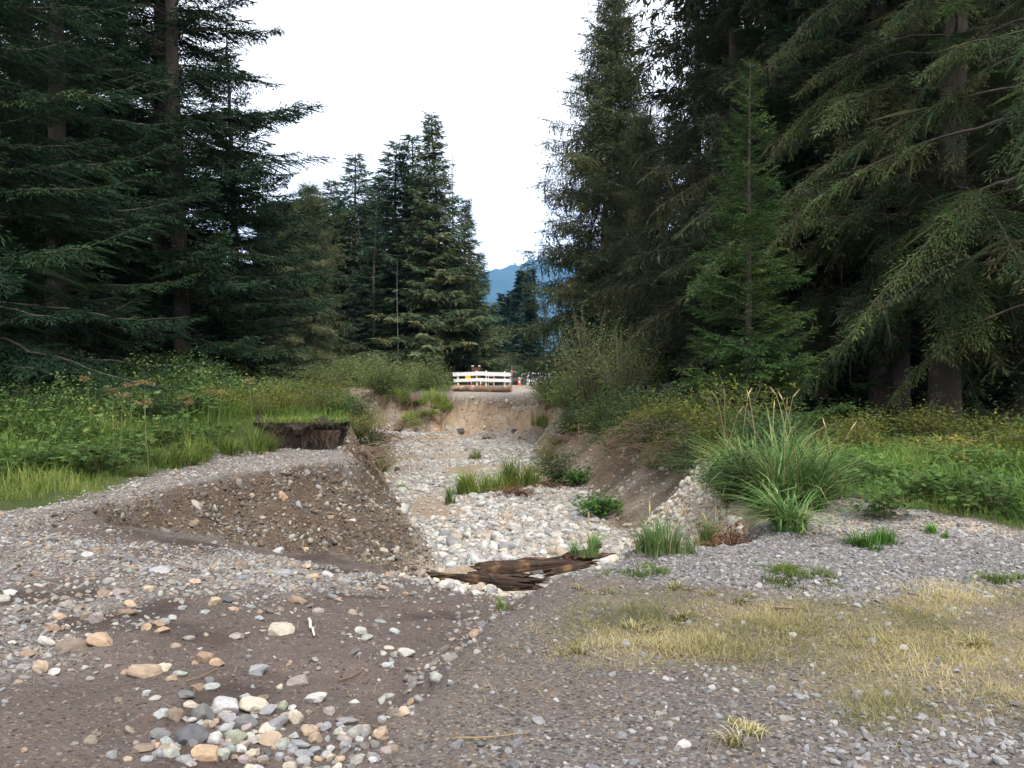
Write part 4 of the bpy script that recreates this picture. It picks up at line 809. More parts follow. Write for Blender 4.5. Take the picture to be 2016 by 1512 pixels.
# barked log in front of the barrier
M_lb = barkmat('log_bark', (.12, .075, .05), (.32, .22, .155), 9); M_cut = flat_mat('cut_wood', (.48, .24, .09), .8, .25)
DL = 52.0; xl0, xl1 = X(893, DL), X(1011, DL); zl = float(gz((xl0 + xl1) / 2, DL)); rl = 6.6 * DL / F
t = thing('barrier_log', 'thick barked log lying on the road edge in front of the white barrier', 'log', (xl0, DL, zl + rl * .92)); n = 40
s = np.linspace(0, xl1 - xl0, n); V, Fc = tube(np.stack([s, .03 * np.sin(s), .02 * np.sin(s * 2)], -1), rl * (.93 + .07 * s / s[-1]) * (1 + .03 * np.sin(s * 6)), 18, False)
V += rng.normal(0, .008, V.shape); link('bark', np_mesh('bark', V, Fc, None, True, M_lb), t)
for nm, xx, r_ in (('cut_end', s[-1] + .004, rl * 1.0), ('cut_end', -.004, rl * .93)):
    V, Fc = tube(np.array([[xx - .02, 0, 0], [xx, 0, 0], [xx + .004, 0, 0]]), np.array([r_ * .97, r_ * .97, r_ * .9]), 18); link(nm, np_mesh(nm, V, Fc, None, False, M_cut), t)
t.rotation_euler = (0, .0, -.26)
# traffic cones
def lathe(prof, n=20):
    a = np.arange(n) * 2 * math.pi / n; V = np.array([(r_ * math.cos(q), r_ * math.sin(q), z) for r_, z in prof for q in a]); m = len(prof)
    return V, np.array([(i * n + j, i * n + (j + 1) % n, (i + 1) * n + (j + 1) % n, (i + 1) * n + j) for i in range(m - 1) for j in range(n)])
cone_me = np_mesh('cone_body', *lathe([(.115, .0), (.112, .03), (.028, .50), (.018, .52), (.001, .52)]), None, True, M_or)
col_me = np_mesh('collar', *lathe([(.089, .18), (.0575, .352)]), None, True, M_white)
for px, d, z, lab in ((1022.5, 64, .02, 'orange traffic cone with white collar standing beside the marker pole'), (929.5, 61, .0, 'orange traffic cone behind the barrier below the yellow sign'), (945, 61, .0, 'orange traffic cone behind the middle of the barrier')):
    x = X(px, d); t = thing('traffic_cone', lab, 'cone', (x, d, float(gz(x, d)))); mbox('base', (-.17, .17, -.17, .17, .0, .035), M_or, t)
    o = link('cone_body', cone_me, t); o.location.z = .034; o2 = link('collar', col_me, o)
# marker pole
x = X(1007.6, 53); t = thing('marker_pole', 'thin grey marker pole standing at the end of the barrier', 'pole', (x, 53, float(gz(x, 53))))
V, Fc = tube(np.array([[0, 0, -.1], [0, 0, .8], [0, 0, 1.62]]), .022, 8); link('pole', np_mesh('pole', V, Fc, None, True, M_steel), t); mbox('reflector', (.024, .07, -.012, .012, 1.1, 1.42), M_red, t)
# notice board
x = X(937, 60); t = thing('notice_board', 'brown wooden notice board on two posts behind the barrier', 'sign', (x, 60, float(gz(x, 60))))
for xx in (-.24, .24): mbox('post', (xx - .075, xx + .075, -.05, .05, -.1, 1.5), M_brn, t)
for xx in (-.24, .24): mbox('post_cap', (xx - .08, xx + .08, -.055, .055, 1.502, 1.56), M_white, t)
mbox('panel', (-.155, .155, -.03, .03, .75, 1.42), M_brn, t)
x = X(921.3, 57); t = thing('yellow_sign', 'plain yellow sign panel on a short post behind the barrier', 'sign', (x, 57, float(gz(x, 57))))
mbox('post', (-.04, .04, -.002, .06, -.1, .85), M_brn, t); mbox('panel', (-.19, .19, -.03, -.004, .62, 1.02), M_yel, t)
def barricade(px, d, lab):
    x = X(px, d); t = thing('striped_barricade', lab, 'barricade', (x, d, float(gz(x, d))))
    for xx in (-.2, .2): mbox('leg', (xx - .025, xx + .025, -.002, .05, 0, 1.0), M_white, t)
    for z0 in (.30, .72):
        b = mbox('board', (-.28, .28, -.03, -.004, z0, z0 + .2), M_white, t)
        for q in range(3):
            xa = -.25 + q * .19; V = np.array([(xa, -.034, z0 + .01), (xa + .08, -.034, z0 + .01), (xa + .15, -.034, z0 + .19), (xa + .07, -.034, z0 + .19), (xa, -.031, z0 + .01), (xa + .08, -.031, z0 + .01), (xa + .15, -.031, z0 + .19), (xa + .07, -.031, z0 + .19)])
            Fq = np.array([(0, 1, 2, 3), (7, 6, 5, 4), (0, 4, 5, 1), (1, 5, 6, 2), (2, 6, 7, 3), (3, 7, 4, 0)]); link('stripe', np_mesh('stripe', V, Fq, None, False, M_or), b)
barricade(967, 62, 'orange and white striped barricade behind the middle of the barrier'); barricade(999, 62.5, 'orange and white striped barricade behind the right end of the barrier')
# parked cars
def car(lab, px, d, rz, paint, cat='car', h=1.0):
    x = X(px, d); t = thing('parked_car', lab, cat, (x, d, float(gz(x, d))), rz)
    prof = [(-2.15, .35), (-2.2, .62), (-2.12, .88), (-1.95, .95), (-1.55, 1.38 * h), (-1.3, 1.46 * h), (.2, 1.48 * h), (.55, 1.38 * h), (1.15, .98), (1.95, .86), (2.15, .70), (2.2, .5), (2.12, .32), (1.75, .24), (-1.85, .24)]
    bm = bmesh.new(); rows = []
    for yy, k_ in ((-.86, .96), (-.78, 1.0), (.78, 1.0), (.86, .96)):
        rows.append([bm.verts.new((a * k_, yy * (1 - .16 * max(0, (b - .95) / .5)), b if abs(yy) < .8 else b * .985 + .006)) for a, b in prof])
    for a, b in zip(rows[:-1], rows[1:]):
        for i in range(len(prof)): bm.faces.new((a[i], a[(i + 1) % len(prof)], b[(i + 1) % len(prof)], b[i]))
    bm.faces.new(rows[0][::-1]); bm.faces.new(rows[-1]); bmesh.ops.recalc_face_normals(bm, faces=bm.faces[:])
    me = bpy.data.meshes.new('body'); bm.to_mesh(me); bm.free(); me.materials.append(paint); link('body', me, t)
    def quad(nm, pts, mat):
        P = np.array(pts, float); n_ = np.cross(P[1] - P[0], P[2] - P[0]); n_ /= np.linalg.norm(n_); V = np.concatenate([P - n_ * .006, P + n_ * .012])
        link(nm, np_mesh(nm, V, np.array([(0, 3, 2, 1), (4, 5, 6, 7), (0, 1, 5, 4), (1, 2, 6, 5), (2, 3, 7, 6), (3, 0, 4, 7)]), None, False, mat), t)
    quad('rear_window', [(-1.93, .6, .985), (-1.93, -.6, .985), (-1.585, -.56, 1.33 * h), (-1.585, .56, 1.33 * h)], M_gl)
    quad('windscreen', [(1.12, -.66, 1.02), (1.12, .66, 1.02), (.58, .58, 1.36 * h), (.58, -.58, 1.36 * h)], M_gl)
    for sg in (-1, 1):
        quad('side_window', [(-1.55, sg * .865, 1.0), (.85, sg * .865, 1.0), (.4, sg * .745, 1.36 * h), (-1.3, sg * .745, 1.36 * h)][::sg], M_gl)
        mbox('tail_light', (-2.225, -2.14, sg * .68 - .14, sg * .68 + .14, .68, .84), M_red, t); mbox('headlight', (2.08, 2.19, sg * .62 - .16, sg * .62 + .16, .6, .74), M_steel, t)
        for xx in (-1.35, 1.35):
            V, Fc = tube(np.array([[xx, sg * .70, .32], [xx, sg * .875, .32]]), .32, 18); w_ = link('wheel', np_mesh('wheel', V, Fc, None, False, M_blk), t)
            V, Fc = tube(np.array([[xx, sg * .80, .32], [xx, sg * .884, .32]]), .19, 14); link('rim', np_mesh('rim', V, Fc, None, False, M_steel), w_)
paints = {n_: plain('paint_' + n_, c_, .3, 0, .03) for n_, c_ in (('grey', (.16, .17, .18)), ('blue', (.06, .14, .32)), ('dark', (.03, .035, .04)), ('white', (.7, .72, .73)), ('silver', (.45, .5, .52)))}
car('grey car parked behind the left end of the white barrier', 903, 82, 1.5, paints['grey']); car('blue car parked behind the notice board and barrier', 951, 83, 1.62, paints['blue'])
car('dark car parked behind the marker pole and barrier end', 1003, 82, 1.55, paints['dark'], h=1.08)
car('white car parked beside the road, half hidden by shrubs, tail light showing', 1062, 84, .5, paints['white']); car('silver car parked among the shrubs past the white car', 1104, 83, .35, paints['silver'])

# ------------------------------------------------------------------ plants
def blades(r, n, h, spread, w, bend, base=None, seg=3, hvar=.35, lean=None):
    """n curved grass blades; returns V, F, tint"""
    az = r.random(n) * 6.283; bn = bend * r.uniform(.4, 1.4, n); hh = h * np.clip(r.normal(1, hvar, n), .3, 1.7); b = base
    if base is None:                       # a tussock: several tight bunches, outer blades lean out and stay shorter
        k = max(3, n // 45); cr_ = spread * r.random(k) ** .6; ca_ = r.random(k) * 6.283; w_ = r.random(k) + .25; w_ *= 1 - .6 * (cr_ / (spread + 1e-9)) ** 2; ci_ = r.choice(k, n, p=w_ / w_.sum())
        cx_ = cr_ * np.cos(ca_); cy_ = cr_ * np.sin(ca_); bx_ = cx_[ci_] + r.normal(0, .10 * spread + .008, n); by_ = cy_[ci_] + r.normal(0, .10 * spread + .008, n)
        b = np.stack([bx_, by_, np.zeros(n)], -1); rr = np.hypot(bx_, by_) / (spread + 1e-9)
        hc = r.uniform(.65, 1.15, k)[ci_]; hh = hh * hc * np.clip(1.08 - .5 * rr ** 1.5, .3, 1.1)
        az = np.where(r.random(n) < .75, np.arctan2(by_, bx_) + r.normal(0, .7, n), az); bn = bn * (.6 + .8 * np.clip(rr, 0, 1.4))
    d = np.stack([np.cos(az), np.sin(az), np.zeros(n)], -1); sd = np.stack([-d[:, 1], d[:, 0], np.zeros(n)], -1)
    t = np.linspace(0, 1, seg + 1); V = np.empty((n, 2 * seg + 1, 3))
    for i, q in enumerate(t):
        c = b + d * (hh * bn * q ** 2)[:, None]; c[:, 2] += hh * (q - .45 * bn * q ** 2.2)
        ww = (w * (1 - q ** 1.6) * .5 * np.ones(n))[:, None]
        if i < seg: V[:, 2 * i] = c - sd * ww; V[:, 2 * i + 1] = c + sd * ww
        else: V[:, 2 * i] = c
    f = []
    for i in range(seg - 1): f += [(2 * i, 2 * i + 1, 2 * i + 3), (2 * i, 2 * i + 3, 2 * i + 2)]
    f.append((2 * seg - 2, 2 * seg - 1, 2 * seg)); f = np.array(f)
    Fc = (f[None] + (np.arange(n) * (2 * seg + 1))[:, None, None]).reshape(-1, 3)
    return V.reshape(-1, 3), Fc, np.repeat(r.random(n), 2 * seg + 1)
LEAF = (np.array([(0, 0, 0), (.5, .26, .03), (1, 0, -.06), (.5, -.26, .03)]), np.array([(0, 1, 2), (0, 2, 3)]))
_la = [(0, .10), (22, .55), (38, .30), (58, .85), (74, .45), (92, 1.0)]
_pts = [(.0, 0)] + [(math.cos(R(a - 92)) * q * (1), math.sin(R(a - 92)) * q) for a, q in _la] + [(math.cos(R(92 - a)) * q, math.sin(R(92 - a)) * q) for a, q in _la[-2::-1]]
LOBED = (np.array([(p[0] * .9, p[1] * .75, -.12 * abs(p[1]) - .1 * p[0]) for p in _pts]), np.array([(0, i, i + 1) for i in range(1, len(_pts) - 1)]))
def leaves(r, P, size, tmpl=LEAF, flat=.6, out=None):
    n = len(P); d = r.normal(0, 1, (n, 3)); d[:, 2] *= .5
    if out is not None: d += out * 1.2
    up = r.normal(0, 1 - flat, (n, 3)); up[:, 2] += flat + .3
    M = frames(d, up) * (size * r.uniform(.6, 1.25, n))[:, None, None]
    V, Fc = inst(tmpl[0], tmpl[1], M, P); return V, Fc
def shrub(seed, H, W, nst, nleaf, lsize, leafm, stemm, tmpl=LEAF, dome=.6, flat=.5, low=.15):
    r = np.random.default_rng(seed); A = Acc(); B = Acc(); L_ = []; O_ = []
    for i in range(nst):
        az = r.random() * 6.283; ln = r.uniform(.1, 1) ** .6; h = H * (1 - dome * ln ** 2 * .8) * r.uniform(.75, 1.08); s = np.linspace(0, 1, 7)
        P = np.stack([np.cos(az) * W / 2 * ln * s ** 1.2 + r.normal(0, .015 * W, 7) * s, np.sin(az) * W / 2 * ln * s ** 1.2 + r.normal(0, .015 * W, 7) * s, h * (s - .12 * ln * s ** 3)], -1)
        V, Fc = tube(P, max(.005, .009 * H) * (1 - .8 * s), 4, False); B.add(V, Fc, r.random())
        k = max(4, nleaf // nst); q = low + (1 - low) * r.random(k) ** .8; base = np.stack([np.interp(q, s, P[:, j]) for j in range(3)], -1)
        off = r.normal(0, 1, (k, 3)) * np.array([.10 * W + .05, .10 * W + .05, .055 * H + .03]) * (.4 + .6 * q)[:, None]
        L_.append(base + off); O_.append(np.stack([np.full(k, math.cos(az)), np.full(k, math.sin(az)), np.full(k, .2)], -1))
    P = np.concatenate(L_); P[:, 2] = np.maximum(P[:, 2], .03); V, Fc = leaves(r, P, lsize, tmpl, flat, np.concatenate(O_))
    cl_ = .5 + .5 * np.sin(P[:, 0] * 5 / W + 1) * np.sin(P[:, 1] * 5 / W) * .6; A.add(V, Fc, np.repeat(np.clip(cl_ * .5 + .5 * r.random(len(P)), 0, 1), len(tmpl[0])))
    return dict(name='shrub', cat='shrub', parts=[('stems', B.mesh('stems', stemm)), ('foliage', A.mesh('foliage', leafm))])
def twigs(seed, n, L_, W, mat, droop=.6, up=.3, rad=.008):
    r = np.random.default_rng(seed); B = Acc(); s = np.linspace(0, 1, 6)
    for i in range(n):
        b = np.array([r.normal(0, W * .35), r.normal(0, W * .2), r.uniform(0, up)]); az = r.uniform(0, 6.283); l = L_ * r.uniform(.35, 1.1)
        P = b + np.stack([np.cos(az) * l * s + r.normal(0, .04 * l, 6), np.sin(az) * l * s * .8 + r.normal(0, .04 * l, 6), l * (r.uniform(.0, .5) * s - droop * r.uniform(.3, 1.2) * s ** 2)], -1)
        V, Fc = tube(P, rad * r.uniform(.4, 1.2) * (1 - .75 * s), 3, False); B.add(V, Fc, r.random())
    return B.mesh('twigs', mat)
lm = leafmat
M_grass = lm('green_grass', [(0, (.055, .105, .024)), (.5, (.115, .185, .04)), (.85, (.20, .25, .065)), (1, (.34, .30, .12))], .35)
M_lime = lm('lime_grass', [(0, (.12, .20, .04)), (.6, (.22, .32, .07)), (1, (.40, .38, .15))], .4)
M_reed = lm('reed_grass', [(0, (.07, .145, .045)), (.6, (.135, .24, .075)), (.9, (.25, .33, .13)), (1, (.36, .32, .15))], .3)
M_dry = lm('dry_grass', [(0, (.075, .10, .035)), (.35, (.15, .15, .06)), (.7, (.38, .32, .16)), (1, (.54, .47, .29))], .25)
M_verge = lm('verge_grass', [(0, (.055, .12, .028)), (.6, (.11, .20, .042)), (.9, (.19, .26, .065)), (1, (.30, .26, .10))], .35)
M_cover = lm('ground_cover', [(0, (.04, .08, .022)), (.5, (.09, .14, .038)), (.85, (.18, .19, .05)), (1, (.30, .19, .06))], .35)
M_straw = lm('straw', [(0, (.28, .20, .10)), (1, (.50, .40, .22))], .2)
M_will = lm('willow_leaves', [(0, (.085, .125, .045)), (.5, (.15, .195, .07)), (1, (.25, .27, .10))], .3)
M_yg = lm('yellow_green_leaves', [(0, (.07, .11, .03)), (.5, (.14, .17, .04)), (.85, (.26, .23, .05)), (1, (.38, .24, .06))], .35)
M_dk = lm('dark_leaves', [(0, (.035, .065, .028)), (.6, (.06, .11, .04)), (1, (.12, .16, .06))], .3)
M_br = lm('bright_leaves', [(0, (.05, .12, .025)), (.6, (.09, .21, .04)), (1, (.17, .30, .07))], .35)
M_herb = lm('herb_leaves', [(0, (.035, .075, .026)), (.5, (.08, .14, .042)), (.9, (.15, .21, .06)), (1, (.30, .27, .09))], .3)
M_rust = lm('dead_leaves', [(0, (.10, .045, .028)), (.6, (.18, .085, .05)), (1, (.28, .16, .09))], .2)
M_umb = lm('seed_heads', [(0, (.14, .10, .05)), (1, (.27, .20, .10))], .2)
M_twig = plain('dead_twigs', (.19, .13, .095), .9, 0, .4, 3); M_twigr = plain('red_brown_twigs', (.15, .10, .07), .9, 0, .4, 3); M_stem = plain('green_stems', (.13, .14, .06), .8); M_wst = plain('grey_stems', (.13, .11, .085), .9)
def gstuff(name, label, n, dens, area, hfun, w, bend, mat, seed, seg=2, hvar=.35):
    r = np.random.default_rng(seed); xs = []; ys = []; got = 0
    while got < n and len(xs) < 80:
        x = r.uniform(area[0], area[1], 40000); y = r.uniform(area[2], area[3], 40000); k = r.random(40000) < dens(x, y); xs.append(x[k]); ys.append(y[k]); got += k.sum()
    x = np.concatenate(xs)[:n]; y = np.concatenate(ys)[:n]; base = np.stack([x, y, gz(x, y) - .01], -1)
    V, Fc, t = blades(r, len(x), 1.0, 0, w, bend, base, seg, hvar); k = 2 * seg + 1; h = np.repeat(hfun(x, y), k); B3 = np.repeat(base, k, 0)
    V = B3 + (V - B3) * np.stack([h, h, h], -1); t = np.clip(.55 * t + .45 * (.5 + 1.2 * np.repeat(fbm(x * 1.3, y * 1.3, 3, seed), k)), 0, 1)
    o = link(name, np_mesh(name, V, Fc, {'tint': t}, False, mat)); return tag(o, label, None, None, 'stuff')
# blade width is relative to height (unit blades are scaled)
edge_l = sdist(GX, GY, [g(-200, 1010), g(0, 1005), g(150, 985), g(260, 945), g(420, 905), (-4.8, 15.2), (-4.75, 15.9), (-3.2, 15.95), (-3.5, 17.5), (-4.7, 25), (-8.4, 38), (-40, 49), (-60, 40), (-60, 5), (-12, 7)])
edge_r = sdist(GX, GY, [(2.3, 8.2), g(1530, 1040), g(1660, 985), g(1750, 1005), g(2016, 1042), (9, 7.6), (40, 8), (40, 60), (4, 60), (3.8, 20), (3.2, 13.5), (2.6, 10)])
inview = lambda x, y: (np.abs(x) < .72 * y)
gstuff('verge_grass', 'green grass along the left verge', 30000, lambda x, y: gi(Z['lgrass'], x, y) * sstep(5.5, .4, gi(edge_l, x, y)) * (.3 + .7 * cl(x, y, 1.2, -.35, .2, 4)) * inview(x, y), (-13, -2.9, 7.5, 19),
       lambda x, y: .07 + .19 * np.clip(gi(edge_l, x, y), 0, 3.2), .04, .6, M_grass, 41, 2)
gstuff('forest_edge_grass', 'green grass along the right verge by the forest', 17000, lambda x, y: gi(Z['rgrass'], x, y) * (.2 + .8 * cl(x, y, 1.0, -.3, .25, 14)) * inview(x, y) * (x > 3.2), (2.8, 9, 7.5, 12.5),
       lambda x, y: .08 + .24 * np.clip(gi(edge_r, x, y), 0, 1.0), .06, .75, M_verge, 42, 2, .45)
gstuff('dry_lawn', 'short dry yellow grass beside the path', 95000, lambda x, y: gi(Z['dry'], x, y) ** 1.5 * (.12 + .88 * cl(x, y, 1.9, -.35, .45, 24)) * inview(x, y), (-.3, 6.5, 3, 7),
       lambda x, y: .026 + .04 * (fbm(x * 1.5, y * 1.5, 2, 33) + .6).clip(0, 1), .075, 1.3, M_dry, 43, 1, .5)
gstuff('dead_straw', 'dead straw lying thinly on the bare ground', 2600, lambda x, y: (.06 + .6 * gi(Z['dry'], x, y) + .25 * cl(x, y, 1.3, .25, .5, 64)) * inview(x, y) * (gi(Z['bed'], x, y) < .3) * (gi(Z['lgrass'], x, y) < .4) * (gi(Z['rgrass'], x, y) < .4) * (x > -2.5), (-2.5, 6, 2.7, 7),
       lambda x, y: .09 + 0 * x, .022, 2.1, M_straw, 44, 2, .6)
gstuff('channel_bank_grass', 'thin grass on top of the left bank', 9000, lambda x, y: gi(Z['lgrass'], x, y) * sstep(5, 1, gi(edge_l, x, y)) * inview(x, y) * (y > 16) * (x > -12), (-12, -3, 16, 42),
       lambda x, y: .35 + 0 * x, .05, .6, M_grass, 45, 2)
gstuff('meadow_grass', 'grass beyond the washout beside the road', 3500, lambda x, y: 1.0 * (gi(Z['road'], x, y) < .2) * (gi(Z['farbank'], x, y) < .2) * (gi(Z['bed'], x, y) < .2) * inview(x, y), (-16, 5, 44, 68), lambda x, y: .4 + 0 * x, .09, .6, M_grass, 46, 2)
def herbs(name, label, n, dens, area, hmax, size, mat, seed, tmpl=LEAF):
    r = np.random.default_rng(seed); xs = []; ys = []; got = 0
    while got < n and len(xs) < 80:
        x = r.uniform(area[0], area[1], 40000); y = r.uniform(area[2], area[3], 40000); k = r.random(40000) < dens(x, y); xs.append(x[k]); ys.append(y[k]); got += k.sum()
    x = np.concatenate(xs)[:n]; y = np.concatenate(ys)[:n]; z = gz(x, y) + hmax(x, y) * r.random(len(x)) ** .7 + .02
    V, Fc = leaves(r, np.stack([x, y, z], -1), size, tmpl, .7); t = np.clip(.5 + .6 * fbm(x * .9, y * .9, 3, seed) + r.normal(0, .2, len(x)), 0, 1)
    o = link(name, np_mesh(name, V, Fc, {'tint': np.repeat(t, len(tmpl[0]))}, False, mat)); return tag(o, label, None, None, 'stuff')
herbs('herb_layer', 'dense leafy herbs covering the left bank below the firs', 30000, lambda x, y: sstep(.7, 2.4, gi(edge_l, x, y)) * sstep(34, 12, y) * (.25 + .75 * cl(x, y, .9, -.3, .2, 56)) * inview(x, y) * (x > -16), (-16, -3, 9.5, 34),
      lambda x, y: (.2 + .7 * np.clip((gi(edge_l, x, y) - .6) / 3, 0, 1)) * (1 + 1.5 * fbm(x * .9, y * .9, 3, 6)).clip(.25, 2), .08, M_herb, 51)
herbs('forest_ground_cover', 'low yellow green ground cover under the right forest edge', 17000, lambda x, y: sstep(.9, 1.8, gi(edge_r, x, y)) * sstep(20, 10.5, y) * inview(x, y), (3, 14, 8.5, 20),
      lambda x, y: .12 + .32 * (fbm(x * .9, y * .9, 3, 16) + .5).clip(0, 1), .085, M_cover, 52)
herbs('forest_understory', 'dim leafy understory between the forest trunks', 7000, lambda x, y: inview(x, y) * (x > 4.2), (4, 22, 17, 34), lambda x, y: .3 + 1.3 * (fbm(x * .5, y * .5, 3, 26) + .3).clip(0, 1), .12, M_dk, 53)

# --- grass clumps (each a thing)
def clump(name, label, loc, n, h, spread, w, bend, mat, seed, heads=0, cat='grass', hvar=.3, group=None):
    r = np.random.default_rng(seed); t = thing(name, label, cat, loc, 0, group); V, Fc, ti = blades(r, n, h, spread, w, bend, None, 4, hvar)
    if spread > .25: V[:, 2] += np.repeat(0, len(V))
    tag(link('blades', np_mesh('blades', V, Fc, {'tint': ti}, False, mat), t), kind='stuff')
    s = np.linspace(0, 1, 7)
    for q in range(heads):
        a = r.random() * 6.28; b = r.normal(0, spread * .5, 2); hh = h * r.uniform(1.05, 1.35); le = r.uniform(.05, .3)
        P = np.stack([b[0] + np.cos(a) * le * s ** 2, b[1] + np.sin(a) * le * s ** 2, hh * (s - .06 * s ** 3)], -1)
        V, Fc = tube(P, .0028, 4, False); st = link('stalk', np_mesh('stalk', V, Fc, {'tint': np.full(len(V), .5)}, False, M_straw), t)
        hd = P[-1] + np.outer(np.linspace(0, .13, 6), [np.cos(a) * .6, np.sin(a) * .6, .75]); V, Fc = tube(hd, np.array([.003, .007, .008, .0065, .004, .0015]), 5); link('seed_head', np_mesh('seed_head', V, Fc, {'tint': r.random(len(V))}, False, M_straw), st)
    return t
def G(px, py): return hit(px, py)
def GD(px, d): x = X(px, d); return (x, d, float(gz(x, d)))
clump('reed_grass_clump', 'tall lush reed grass clump with tan seed heads at the right bank edge', GD(1545, 8.9), 760, .98, .36, .024, .95, M_reed, 1, 6, hvar=.4)
clump('reed_grass_clump', 'tall reed grass clump leaning over the right bank slope', GD(1470, 9.9), 420, .9, .34, .022, .95, M_reed, 2, 4, hvar=.4)
clump('reed_grass_clump', 'reed grass clump on the forest side of the tallest reeds', GD(1615, 9.3), 420, .75, .40, .022, .95, M_reed, 3, 2, hvar=.4)
clump('reed_grass_clump', 'low arching reed grass tuft drooping onto the gravel', GD(1560, 7.75), 360, .52, .17, .02, 1.0, M_reed, 4)
clump('grass_tuft', 'bright green grass tuft growing alone in the light gravel', G(1730, 1075), 420, .20, .24, .010, .7, M_br, 5)
clump('grass_tuft', 'small green grass tuft at the edge of the gravel by the forest verge', G(1855, 1056), 160, .13, .12, .009, .7, M_br, 6)
clump('grass_tuft', 'flat dark green grass patch in the grey gravel', G(1560, 1140), 900, .075, .36, .008, .9, M_grass, 7)
clump('grass_tuft', 'ragged green grass tuft on the gravel rim beside the drop', G(1310, 1092), 520, .28, .24, .009, .5, M_reed, 8, 3)
clump('grass_tuft', 'loose green grass tuft between the rim and the dead brown plant', G(1400, 1078), 420, .26, .22, .009, .6, M_reed, 9, 2)
clump('grass_tuft', 'tiny grass tuft in a crack of the path rim', G(1215, 1105), 120, .09, .07, .007, .6, M_grass, 10)
clump('grass_tuft', 'short grass patch along the rim of the drop', G(1260, 1130), 420, .07, .30, .007, .9, M_grass, 11)
clump('grass_tuft', 'sparse green tuft in the small gully below the rim', G(990, 1205), 110, .12, .10, .007, .7, M_grass, 12)
clump('grass_tuft', 'grass patch at the far right edge of the gravel', G(1990, 1148), 500, .06, .30, .008, .9, M_grass, 13)
for i, (px, py, n, lab) in enumerate(((1340, 1225, 180, 'olive'), (1440, 1180, 160, 'straw coloured'), (1250, 1250, 140, 'faded'), (1180, 1165, 120, 'yellowish'), (1470, 1465, 140, 'thin'), (1330, 1160, 160, 'greenish'), (1920, 1270, 150, 'green'), (1150, 1290, 120, 'pale'))):
    clump('dry_grass_tuft', f'{lab} tuft of short dry grass on the trodden ground', G(px, py), n, .075, .16, .007, 1.1, M_dry, 20 + i)
bz = lambda px, py: G(px, py)
clump('grass_clump', 'bright lime grass island in the middle of the dry stream bed', bz(950, 972), 800, .62, .62, .022, .6, M_lime, 31, 4, hvar=.4)
clump('grass_clump', 'grey green grass beside the lime island in the stream bed', bz(1012, 962), 800, .74, .62, .02, .6, M_lime, 32, 5, hvar=.4)
clump('grass_clump', 'thin pale grass sprout far up the stream bed', bz(940, 905), 260, .45, .35, .012, .4, M_lime, 33)
clump('grass_clump', 'small upright green tuft alone in the cobbles', bz(886, 993), 160, .36, .12, .013, .45, M_reed, 34)
clump('grass_clump', 'wispy grass tuft rooted on the splintered log end', (at(1158, 1080, 9.9)[0], 9.95, at(1158, 1092, 9.9)[2] - .02), 420, .30, .17, .008, .6, M_reed, 35, 2)
clump('grass_clump', 'pale green sprouts at the foot of the left bank', bz(775, 965), 200, .35, .3, .011, .5, M_lime, 36)
clump('grass_clump', 'green grass patch on the slope where right bank meets far bank', GD(1072, 40), 500, .8, .6, .02, .5, M_lime, 37)
for i, (px, d, h, lab) in enumerate(((815, 47.8, 1.0, 'tall bright green grass mound on the far bank edge'), (850, 48.2, .95, 'bright grass mound next to the barrier log'), (785, 48.6, .85, 'grass mound by the willow at the far bank edge'), (880, 48.0, .6, 'low bright grass touching the end of the barrier log'))):
    clump('grass_mound', lab, GD(px, d), 700, h, .75, .035, .5, M_lime, 60 + i)
for i, (px, py, h, lab) in enumerate(((820, 800, .55, 'dry grass hanging down the far bank below the mound'), (850, 815, .5, 'small green tuft halfway down the far bank'))):
    clump('bank_grass', lab, G(px, py), 300, h, .5, .03, 1.4, M_dry if i == 0 else M_lime, 70 + i)
clump('yellow_grass', 'yellowing mossy grass on top of the undercut turf', GD(590, 16.2), 900, .14, .7, .010, .9, M_lime, 75)
for i, (px, d, lab) in enumerate(((500, 14.6, 'long soft grass beside the undercut hollow'), (440, 14.0, 'long green grass clump before the seed stalks'), (330, 12.6, 'arching grass clump near the lobed leaves'), (380, 13.3, 'grass clump between the lobed leaves and the hollow'))):
    clump('verge_grass_clump', lab, GD(px, d), 420, .45, .40, .012, .7, M_grass, 80 + i)

# --- shrubs
S_will = [shrub(100 + q, 2.6, 3.6, 40, 5200, .125, M_will, M_wst, dome=.85) for q in range(3)]
S_tall = shrub(110, 4.6, 3.0, 40, 7000, .085, M_will, M_wst, dome=.35, low=.05)
S_dk = [shrub(120 + q, 1.3, 1.6, 30, 2600, .07, M_dk, M_wst) for q in range(2)]
S_yg = [shrub(130 + q, 1.2, 1.7, 30, 2400, .062, M_yg, M_wst) for q in range(3)]
S_lobe = shrub(140, .5, 1.0, 30, 620, .125, M_br, M_stem, LOBED, .6, .75, .4)
S_her = [shrub(150 + q, .9, 1.2, 20, 320, .16, M_herb, M_stem, LOBED, .6, .7, .35) for q in range(2)]
S_rust = shrub(160, .45, .5, 22, 700, .045, M_rust, M_twigr)
def sh(P, label, px, d, h, w, rz=0, z=None, name=None, group=None):
    ref = {id(S_tall): (4.6, 3.0), id(S_lobe): (.5, 1.0), id(S_rust): (.45, .5)}.get(id(P)) or ((2.6, 3.6) if P in S_will else (1.3, 1.6) if P in S_dk else (1.2, 1.7) if P in S_yg else (.9, 1.2))
    x, y, zz_ = GD(px, d); P = dict(P); P['name'] = name or P['name']
    return place(P, label, (x, y, (zz_ if z is None else z) - .03), rz, (w / ref[1], w / ref[1], h / ref[0]), group)
W_ = 'willow_shrub'
sh(S_will[0], 'rounded grey green willow on the far bank above the hanging roots', 752, 50, 2.5, 4.0, 0, None, W_); sh(S_will[1], 'grey green willow between the grass mound and tallest spruce', 842, 53, 2.35, 3.4, 1, None, W_)
